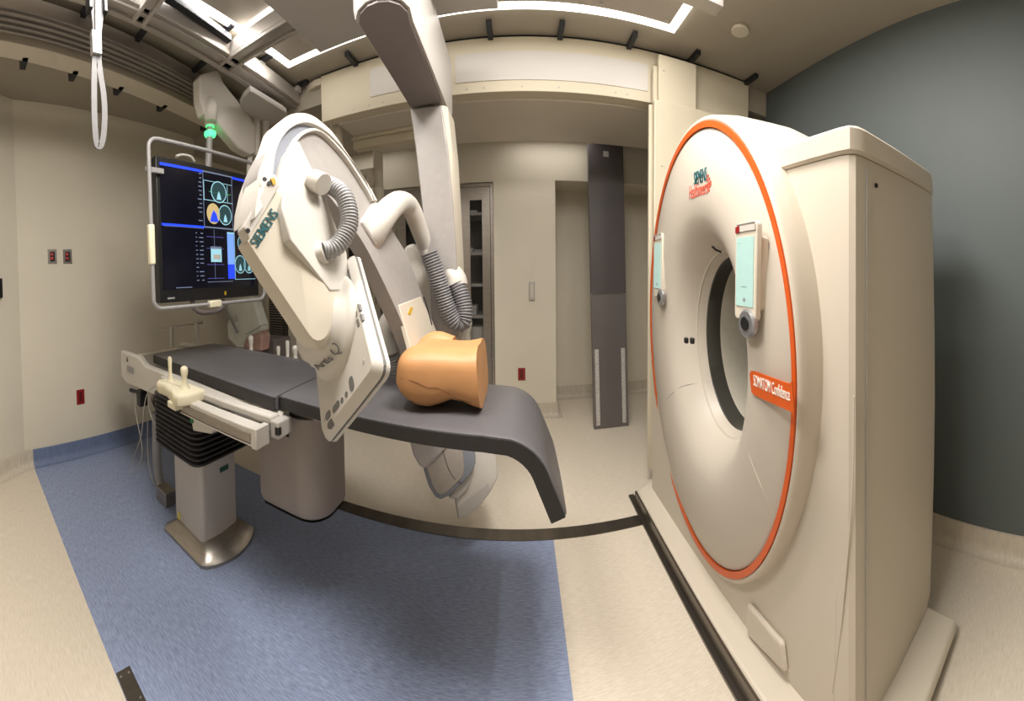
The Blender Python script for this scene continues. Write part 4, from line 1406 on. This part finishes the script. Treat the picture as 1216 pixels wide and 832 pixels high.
# column: front (grey) face with a light side panel
def colring(y_px, zc, dl, dr):
    pass
lev = [(127, 487, 524, 532), (180, 494, 532, 537.5), (240, 500.5, 537.5, 541), (300, 507, 541.5, 544), (360, 511, 544, 546), (400, 514, 545, 547)]
ringsA, ringsB = [], []
for y, l, r, r2 in lev:
    a, b = ay(l, y, 1.76), ay(r, y, 1.76)
    zc = (a.z + b.z) / 2
    a.z = b.z = zc
    ringsA.append([a, b, b + Vector((.0, .2, 0)), a + Vector((0, .2, 0))])
    c = ay(r2, y, 1.80)
    ringsB.append([Vector((b.x + .001, 1.765, zc)), Vector((c.x, 1.79, zc)), Vector((c.x, 1.97, zc)), Vector((b.x + .001, 1.97, zc))])
MB().loft(ringsA).build('column', mat('column_grey', (160, 155, 152), .42), ca, bevel=.006)
MB().loft(ringsB).build('column_side_panel', M_CREAM, ca, bevel=.01)
# shoulder between boom and column, visible on the right
sh_ = [(503, 18), (516, 20), (525, 60), (533, 100), (536, 125), (532, 130), (524, 121)]
# grey ceiling carriage tray
MB().box((GX0, 1.0, 2.735), (GX1, GY1, 2.79)).build('carriage_tray', M_LGREY, ca, bevel=.004)
MB().box((-.62, 1.05, 2.60), (-.30, 1.5, 2.74)).build('carriage_block', M_LGREY, ca, bevel=.02)
MB().box((-1.02, 1.05, 2.79), (-.2, 1.6, 2.85)).build('carriage_rollers', M_MGREY, ca)

# tube assembly below the table
ty = 1.70
TN = Vector((.25, -.93, .28)).normalized()
TP = ay(540, 570, 1.72)


def tt(x, y, off=0.0):
    return apl(x, y, TP, TN, off)


ho = [(540, 590), (544, 617), (556, 613), (572, 599), (583, 584), (592, 566), (590, 545), (581, 520), (572, 480), (540, 470), (530, 500), (535, 560)]
MB().prism([tt(x, y, -.05) for x, y in ho], -TN * .14).build('tube_housing', M_WHITE, ca, bevel=.012, seg=3)
MB().prism([tt(x, y, -.045) for x, y in ((543.5, 603), (544.5, 616), (556, 612), (572, 598.5), (582, 583.5), (580, 572))], -TN * .02).build('tube_end_panel', M_LGREY, ca, bevel=.003)
gr = [(503, 557), (509, 577), (517, 590), (524, 593), (533, 588.5), (548, 575), (560, 562), (565, 549), (564, 534), (560, 515), (540, 500), (515, 510), (500, 530)]
gi = [(507, 557), (513, 575), (519, 585), (524, 587.5), (531, 584), (545, 571), (550, 565), (551.5, 555), (550, 538), (546, 515), (535, 506), (518, 514), (505, 532)]
MB().prism([tt(x, y, .0) for x, y in gr], -TN * .06).build('collimator_ring', M_BLUEGREY, ca, bevel=.006)
MB().prism([tt(x, y, .006) for x, y in gi], -TN * .01).build('collimator_face', mat('collimator_face', (168, 160, 152), .4), ca, bevel=.004)
MB().tube([tt(526, 535, .007), tt(531, 552, .007), tt(538, 566, .007), tt(548, 574, .0)], .0012, 6).build('seam', M_BLACK, ca)
MB().prism([tt(x, y, -.03) for x, y in ((533, 592), (545, 593), (556, 580), (562, 562), (550, 560))], -TN * .05).build('collimator_block', M_LGREY, ca, bevel=.008)
cn = [(484, 515), (491, 541), (498, 553), (505, 557), (530.5, 531), (545, 505), (515, 490)]
MB().prism([tt(x, y, .03) for x, y in cn], -TN * .10).build('collimator_cone', mat('cone_grey', (182, 176, 176), .45), ca, bevel=.012, seg=3)

# ================================================================== MONITOR AND ITS HANGER
MX = -1.72
mo = thing('display_monitor', 'large black display showing head scans, framed by a rounded grey bumper tube', 'monitor', (MX, 1.45, 1.3))
tl, bl_, tr_, br2 = ax(187.5, 183, MX), ax(187.5, 361, MX), ax(305.5, 213, MX), ax(305.5, 350, MX)
y0_, y1_ = (tl.y + bl_.y) / 2, (tr_.y + br2.y) / 2
z0_, z1_ = (bl_.z + br2.z) / 2, (tl.z + tr_.z) / 2
MB().box((MX - .06, y0_, z0_), (MX, y1_, z1_)).build('bezel', M_BLACK, mo, bevel=.004)
sy0, sy1, sz0, sz1 = y0_ + .025, y1_ - .02, z0_ + .075, z1_ - .035
M_SCR = mat('screen_dark', (3, 4, 10), .2, emit=(8, 9, 26), estr=.35)
M_SB = mat('screen_blue', (30, 60, 220), .3, emit=(30, 60, 235), estr=.62)
M_SLB = mat('screen_light_blue', (110, 150, 235), .3, emit=(110, 150, 240), estr=.45)
M_SG = mat('screen_grey', (90, 100, 120), .3, emit=(100, 115, 140), estr=.4)
M_SC = mat('screen_cyan', (150, 205, 225), .3, emit=(120, 165, 175), estr=.42)
M_ST = mat('screen_scan', (24, 40, 44), .3, emit=(26, 48, 52), estr=1)
M_SO = mat('screen_tan', (190, 170, 120), .3, emit=(150, 135, 95), estr=.4)
scr = MB().box((MX, sy0, sz0), (MX + .002, sy1, sz1)).build('screen', M_SCR, mo)


def sp_(u0, v0, u1, v1, m, lay=0, name='screen_window'):
    """u from the left, v from the top, both 0..1"""
    yy0, yy1 = sy0 + (sy1 - sy0) * u0, sy0 + (sy1 - sy0) * u1
    zz0, zz1 = sz1 - (sz1 - sz0) * v1, sz1 - (sz1 - sz0) * v0
    MB().box((MX + .002 + lay * .0006, yy0, zz0), (MX + .003 + lay * .0006, yy1, zz1)).build(name, m, scr)


def circ(u, v, ru, rv, m, r_in=.91, lay=1, fill=M_ST):
    n = 28
    def pt(k, f):
        a = 2 * math.pi * k / n
        return Vector((MX + .003 + lay * .0006, sy0 + (sy1 - sy0) * (u + ru * f * math.cos(a)), sz1 - (sz1 - sz0) * (v + rv * f * math.sin(a))))
    MB().prism([pt(k, r_in) for k in range(n)], (.0006, 0, 0)).build('scan_slice', fill, scr)
    rings = [[pt(k, 1), pt(k, r_in), pt(k, r_in) + Vector((.0008, 0, 0)), pt(k, 1) + Vector((.0008, 0, 0))] for k in range(n)] 
    rings.append(rings[0])
    MB().loft(rings, caps=False).build('skull_outline', m, scr)
    # spine-like inner figure
    c = [(0, -.1), (.18, .25), (.3, .7), (-.3, .7), (-.18, .25)]
    MB().prism([Vector((MX + .0042 + lay * .0006, sy0 + (sy1 - sy0) * (u + ru * a), sz1 - (sz1 - sz0) * (v + rv * b))) for a, b in c], (.0004, 0, 0)).build('inner_outline', m, scr)


sp_(0, 0, .40, .022, M_SB); sp_(.40, 0, .72, .012, M_SG); sp_(.72, 0, 1, .022, M_SB)
sp_(0, .475, .40, .493, M_SB); sp_(.40, .475, 1, .487, M_SG)
sp_(.40, .012, .405, .475, M_SG); sp_(.715, .012, .72, .475, M_SG)
sp_(.405, .09, .41, .25, M_SC, 1); sp_(.405, .08, .72, .084, M_SC, 1); sp_(.405, .245, .72, .25, M_SC, 1)
circ(.565, .165, .085, .095, M_SC)
sp_(.66, .09, .664, .25, M_SC, 1); sp_(.46, .17, .70, .173, mat('screen_green', (60, 150, 90), .3, emit=(60, 160, 90), estr=.7), 2)
circ(.50, .36, .07, .09, M_SO, fill=M_SO); circ(.63, .36, .075, .09, M_SC)
MB().prism([Vector((MX + .006, sy0 + (sy1 - sy0) * a, sz1 - (sz1 - sz0) * b)) for a, b in ((.50, .33), (.53, .36), (.55, .43), (.46, .43), (.48, .37))], (.0005, 0, 0)).build('scan_slice', M_SB, scr)
random.seed(7)
for k in range(26):
    v = .03 + k * .036
    if v > .44 and v < .5:
        continue
    if random.random() < .75:
        w = random.uniform(.01, .035)
        sp_(.375 - w, v, .385, v + .008, M_SG, 1, 'screen_text')
    if v > .5:
        w = random.uniform(.01, .03)
        sp_(.31, v, .31 + w, v + .007, M_SG, 1, 'screen_text')
for v in (.56, .66, .80, .92):
    sp_(.42, v, .60, v + .004, mat('screen_violet', (60, 60, 120), .3, emit=(66, 66, 130), estr=.8), 1)
sp_(.50, .5, .503, .93, M_SG, 1)
sp_(.46, .645, .575, .78, M_SC, 3, 'dialog_window'); sp_(.46, .645, .575, .665, M_SG, 4, 'dialog_window'); sp_(.485, .715, .56, .755, M_WHITE, 4, 'dialog_window')
sp_(.645, .51, .72, .80, M_SLB, 2); sp_(.645, .80, .72, .93, M_SB, 2); sp_(.645, .51, .72, .525, M_SC, 3)
circ(.835, .60, .07, .075, M_SC); circ(.79, .80, .065, .085, M_SC); circ(.90, .80, .065, .085, M_SC)
sp_(.725, .5, .73, .94, M_SC, 1); sp_(.725, .935, .98, .94, M_SC, 1)
sp_(.42, .95, .70, .955, M_SG, 1)
sp_(.975, .56, .988, .60, mat('screen_pink', (200, 90, 110), .3, emit=(200, 90, 110), estr=.8), 1); sp_(.975, .66, .988, .88, M_SC, 1)
sp_(.11, .985, .26, .992, M_SG, 1, 'screen_text')
for k in range(20):
    sp_(.02 + k * .019, .493, .03 + k * .019, .499, M_SG, 1, 'screen_text')
# power logo on the bezel and lamp
MB().box((MX, y0_ + .05, z0_ + .02), (MX + .001, y0_ + .1, z0_ + .03)).build('bezel_mark', M_MGREY, mo)
MB().box((MX, (y0_ + y1_) / 2 + .08, z0_ + .02), (MX + .001, (y0_ + y1_) / 2 + .095, z0_ + .045)).build('status_light', M_YEL, mo)
# U handle bracket below
hb = [ax(x, y, MX - .03) for x, y in ((228, 357), (231, 366), (240, 371), (258, 369), (264, 362), (265, 355))]
MB().tube(hb, .016, 10).build('lower_bracket', M_DGREY, mo, smooth=True)

fx = MX + .06
hg = mo
c_ = [ax(176, 166, fx), ax(176, 374, fx), ax(314, 350, fx), ax(314, 196, fx)]
fy0, fy1 = c_[0].y, c_[2].y
fz0 = (c_[1].z + c_[2].z) / 2 - .0
fz1 = (c_[0].z + c_[3].z) / 2


def rtube(y0, y1, z0, z1, x, r, rad):
    P = []
    for cy_, cz_, a0 in ((y1 - r, z1 - r, 0), (y0 + r, z1 - r, 90), (y0 + r, z0 + r, 180), (y1 - r, z0 + r, 270)):
        for k in range(7):
            a = math.radians(a0 + 15 * k)
            P.append(Vector((x, cy_ + r * math.cos(a), cz_ + r * math.sin(a))))
    P.append(P[0].copy())
    rings = []
    n = len(P) - 1
    for i in range(n + 1):
        T = (P[(i + 1) % n] - P[(i - 1) % n]).normalized()
        nx = Vector((1, 0, 0))
        b = T.cross(nx)
        rings.append([P[i % n] + (nx * math.cos(q) + b * math.sin(q)) * rad for q in [2 * math.pi * j / 12 for j in range(12)]])
    return MB().loft(rings, caps=False)


rtube(fy0, fy1, fz0, fz1, fx, .055, .0115).build('bumper_tube', M_MGREY, hg, smooth=True)
g1 = ax(176, 288, fx)
MB().box((fx - .016, fy0 - .02, g1.z - .12), (fx + .016, fy0 + .016, g1.z + .10)).build('grip_sleeve', M_IVORY, hg, bevel=.008)
g2 = ax(256, 370, fx)
MB().box((fx - .018, g2.y - .05, fz0 - .02), (fx + .018, g2.y + .04, fz0 + .022)).build('grip_sleeve', M_IVORY, hg, bevel=.006)
for z in (fz1 - .16,):
    MB().box((fx - .05, fy0, z - .015), (fx - .035, y0_ + .04, z + .015)).build('frame_bracket', M_MGREY, hg, bevel=.003)

ma = thing('ceiling_boom', 'white ceiling boom with green glowing joint holding up the display', 'ceiling boom', (-1.9, 1.5, 1.8))
AX = -1.80
MB().tube([ax(249, 142, AX), ax(249, 152, AX), ax(249, 160, AX), ax(247, 200, AX - .02)], .0215, 16, smooth=False).build('drop_pole', M_MGREY, ma, smooth=True)
c = ax(249.5, 158, AX)
rings = []
for dz, r in ((-.028, .024), (-.024, .034), (-.01, .04), (.006, .038), (.014, .026)):
    rings.append([c + Vector((r * math.cos(a), r * math.sin(a), dz)) for a in [2 * math.pi * i / 24 for i in range(24)]])
MB().loft(rings).build('glow_ring', M_GREENLED, ma, smooth=True)
MB().disc(ax(249.5, 151, AX), (0, 0, 1), .026, .012, 24).build('glow_ring', M_GREENLED, ma)
MB().tube([ax(249.5, 150, AX), ax(249.5, 138, AX)], .036, 20, smooth=False).build('joint_collar', M_WHITE, ma, smooth=True)
# end globe and arm
gc_ = ax(249.5, 131, AX + .03)
rings = []
for k in range(9):
    u = k / 8
    zz = -.07 + .15 * u
    r = .05 * math.sqrt(max(.02, 1 - ((u - .45) / .62) ** 2))
    rings.append([gc_ + Vector((r * math.cos(a), r * math.sin(a), zz)) for a in [2 * math.pi * i / 24 for i in range(24)]])
MB().loft(rings).build('end_globe', M_WHITE, ma, smooth=True)
arm = [(237, 92, .0), (241, 87, 0), (258, 82, 0), (262, 88, 0), (266, 98, 0), (300, 142, 0), (304, 150, 0), (304, 182, 0), (298, 184, 0), (284, 176, 0), (260, 148, 0), (255, 140, 0), (243, 136, 0), (238, 118, 0)]
MB().prism([ax(x, y, AX + .04) for x, y, _ in arm], (-.08, 0, 0)).build('boom_arm', M_WHITE, ma, bevel=.012, seg=3)
MB().disc(ax(303, 162, AX + .06), (0, 0, 1), .0, .01, 8) 
jt = ax(304, 190, AX)
MB().tube([ax(303, 186, AX), ax(303, 172, AX), ax(303, 150, AX), ax(303, 143, AX)], lambda u: .04, 20, n=4).build('elbow_joint', M_WHITE, ma, smooth=True)
MB().tube([ax(297, 186, AX), ax(296, 205, AX), ax(300, 212, AX)], .02, 12).build('lower_link', M_WHITE, ma, smooth=True)
MB().tube([ax(209, 186, MX - .03), ax(216, 184, MX - .03), ax(226, 186, MX - .03), ax(231, 192, MX - .03)], .009, 8).build('cable', M_WHITE, ma, smooth=True)

# ceiling plate of the arm
cpn = thing('ceiling_plate', 'white ceiling plate with short downpipe above the display', 'ceiling plate', (-1.8, 2.1, 2.4))
pq = [az(x, y, 2.62) for x, y in ((289, 116), (297, 108), (340, 134), (341, 140), (320, 150), (300, 150), (285, 124))]
MB().prism(pq, (0, 0, .035)).build('plate', M_LGREY, cpn, bevel=.003)
pt_ = az(315, 145, 2.62)
MB().tube([(pt_.x, pt_.y, 2.62), (pt_.x, pt_.y, 2.1)], .03, 16, smooth=False).build('downpipe', M_WHITE, cpn, smooth=True)
MB().box((pt_.x - .1, pt_.y - .1, 2.67), (pt_.x + .1, pt_.y + .1, 2.75)).build('spacer', M_LGREY, cpn)

# hanging cable loop with clip at top left
M_DCAB = mat('grey_cable_jacket', (104, 102, 102), .5)
hc = thing('hanging_cable_loop', 'grey cable loop hanging from the ceiling rail, bound with silver tape', 'cable loop', (-1.7, .7, 2.1))
HXp = -1.20


def hx(x, y, d=0):
    return ax(x, y, HXp + d)


def flat(path, w, th_, m, name):
    P = catmull([V(p) for p in path], 8)
    rings = []
    for i, p in enumerate(P):
        T = (P[min(i + 1, len(P) - 1)] - P[max(i - 1, 0)]).normalized()
        s_ = T.cross(Vector((1, 0, 0)))
        s_ = s_.normalized() if s_.length > .01 else Vector((0, 1, 0))
        n_ = T.cross(s_).normalized()
        rings.append([p + s_ * w + n_ * th_, p - s_ * w + n_ * th_, p - s_ * w - n_ * th_, p + s_ * w - n_ * th_])
    return MB().loft(rings).build(name, m, hc, smooth=True, angle=40)


flat([Vector((HXp, hx(110, -12).y, 2.925)), hx(110, -12), hx(111, 10), hx(113, 30), hx(114, 48), hx(112.5, 70), hx(111.5, 100), hx(112, 140), hx(114, 168), hx(118, 174), hx(122, 165), hx(124, 140), hx(123, 115), hx(119, 88), hx(117, 70), hx(116.5, 50), hx(118, 30), hx(120, 10), hx(121, -12), Vector((HXp, hx(121, -12).y, 2.925))], .011, .0035, M_DCAB, 'cable')
flat([hx(115.5, -12, .01), hx(115.5, 20, .01), hx(115.5, 45, .01)], .008, .003, M_DCAB, 'cable')
ctp = hx(115, 50, .012)
MB().box((HXp - .01, ctp.y - .019, ctp.z - .042), (HXp + .016, ctp.y + .019, ctp.z + .042)).build('tape_wrap', M_FOIL, hc, bevel=.003)
kz = hx(115, 6)
for yy_, s_ in ((hx(106, 8).y, 1), (hx(123.5, 10).y, 1)):
    MB().box((HXp - .02, yy_ - .008, kz.z - .03), (HXp + .02, yy_ + .008, kz.z + .06)).build('clamp', M_BLACK, hc, bevel=.003)

# draped bags on a cart behind the table's far side
dg = thing('drape_bundle', 'pale green-grey draped bag hanging beyond the table under the display', 'drape bag', (-2.3, 2.6, .9))
DY = 2.55
lo = [(268, 356), (300, 352), (310, 385), (311, 392), (292, 402), (286, 412), (277, 404), (272, 380)]
MB().prism([ay(x, y, DY) for x, y in lo], (0, .12, 0)).build('drape', M_DRAPE, dg, bevel=.02, seg=3)
MB().prism([ay(x, y, DY - .01) for x, y in ((272, 376), (282, 384), (276, 402), (288, 412), (282, 414), (270, 402), (269, 385))], (0, .1, 0)).build('fold', M_DRAPE, dg, bevel=.02, seg=3)
MB().prism([ay(x, y, DY - .02) for x, y in ((273, 379), (280, 374), (282, 380), (276, 386))], (0, .005, 0)).build('paper_tag', M_WHITE, dg)
MB().tube([ay(262, 362, DY - .03), ay(270, 372, DY - .03), ay(282, 395, DY - .02)], .012, 8).build('strap', M_MGREY, dg, smooth=True)
pk = MB().prism([ay(x, y, DY + .02) for x, y in ((292, 400), (306, 390), (311, 400), (310, 417), (296, 416), (288, 412))], (0, .14, 0)).build('waste_bag', M_PINK, bevel=.02, seg=3)
tag(pk, 'pinkish plastic bag below the pale drape, behind the table', 'bag')
ct = thing('cart', 'low dark cart with wire handle behind the table carrying the bags', 'cart', (-2.2, 2.75, 0))
cx0, cx1 = ay(280, 415, DY).x, ay(312, 415, DY).x
MB().box((cx0, DY + .18, .12), (cx1, DY + .45, .80)).build('cart_body', M_DGREY, ct, bevel=.01)
for a in (cx0 + .04, cx1 - .04):
    for b in (DY + .22, DY + .4):
        MB().tube([(a, b - .012, .035), (a, b + .012, .035)], .034, 16, smooth=False).build('caster', M_BLACK, ct, smooth=True)
        MB().box((a - .012, b - .012, .06), (a + .012, b + .012, .125)).build('caster_fork', M_STEEL, ct)
MB().tube([ay(292, 397, DY - .01), ay(304, 390, DY - .01), ay(316, 385, DY - .01), ay(317, 392, DY + .3)], .006, 8).build('cart_handle', M_LGREY, ct, smooth=True)
MB().box((cx0 + .02, DY + .32, .79), (cx0 + .04, DY + .34, 1.12)).build('cart_post', M_LGREY, ct)
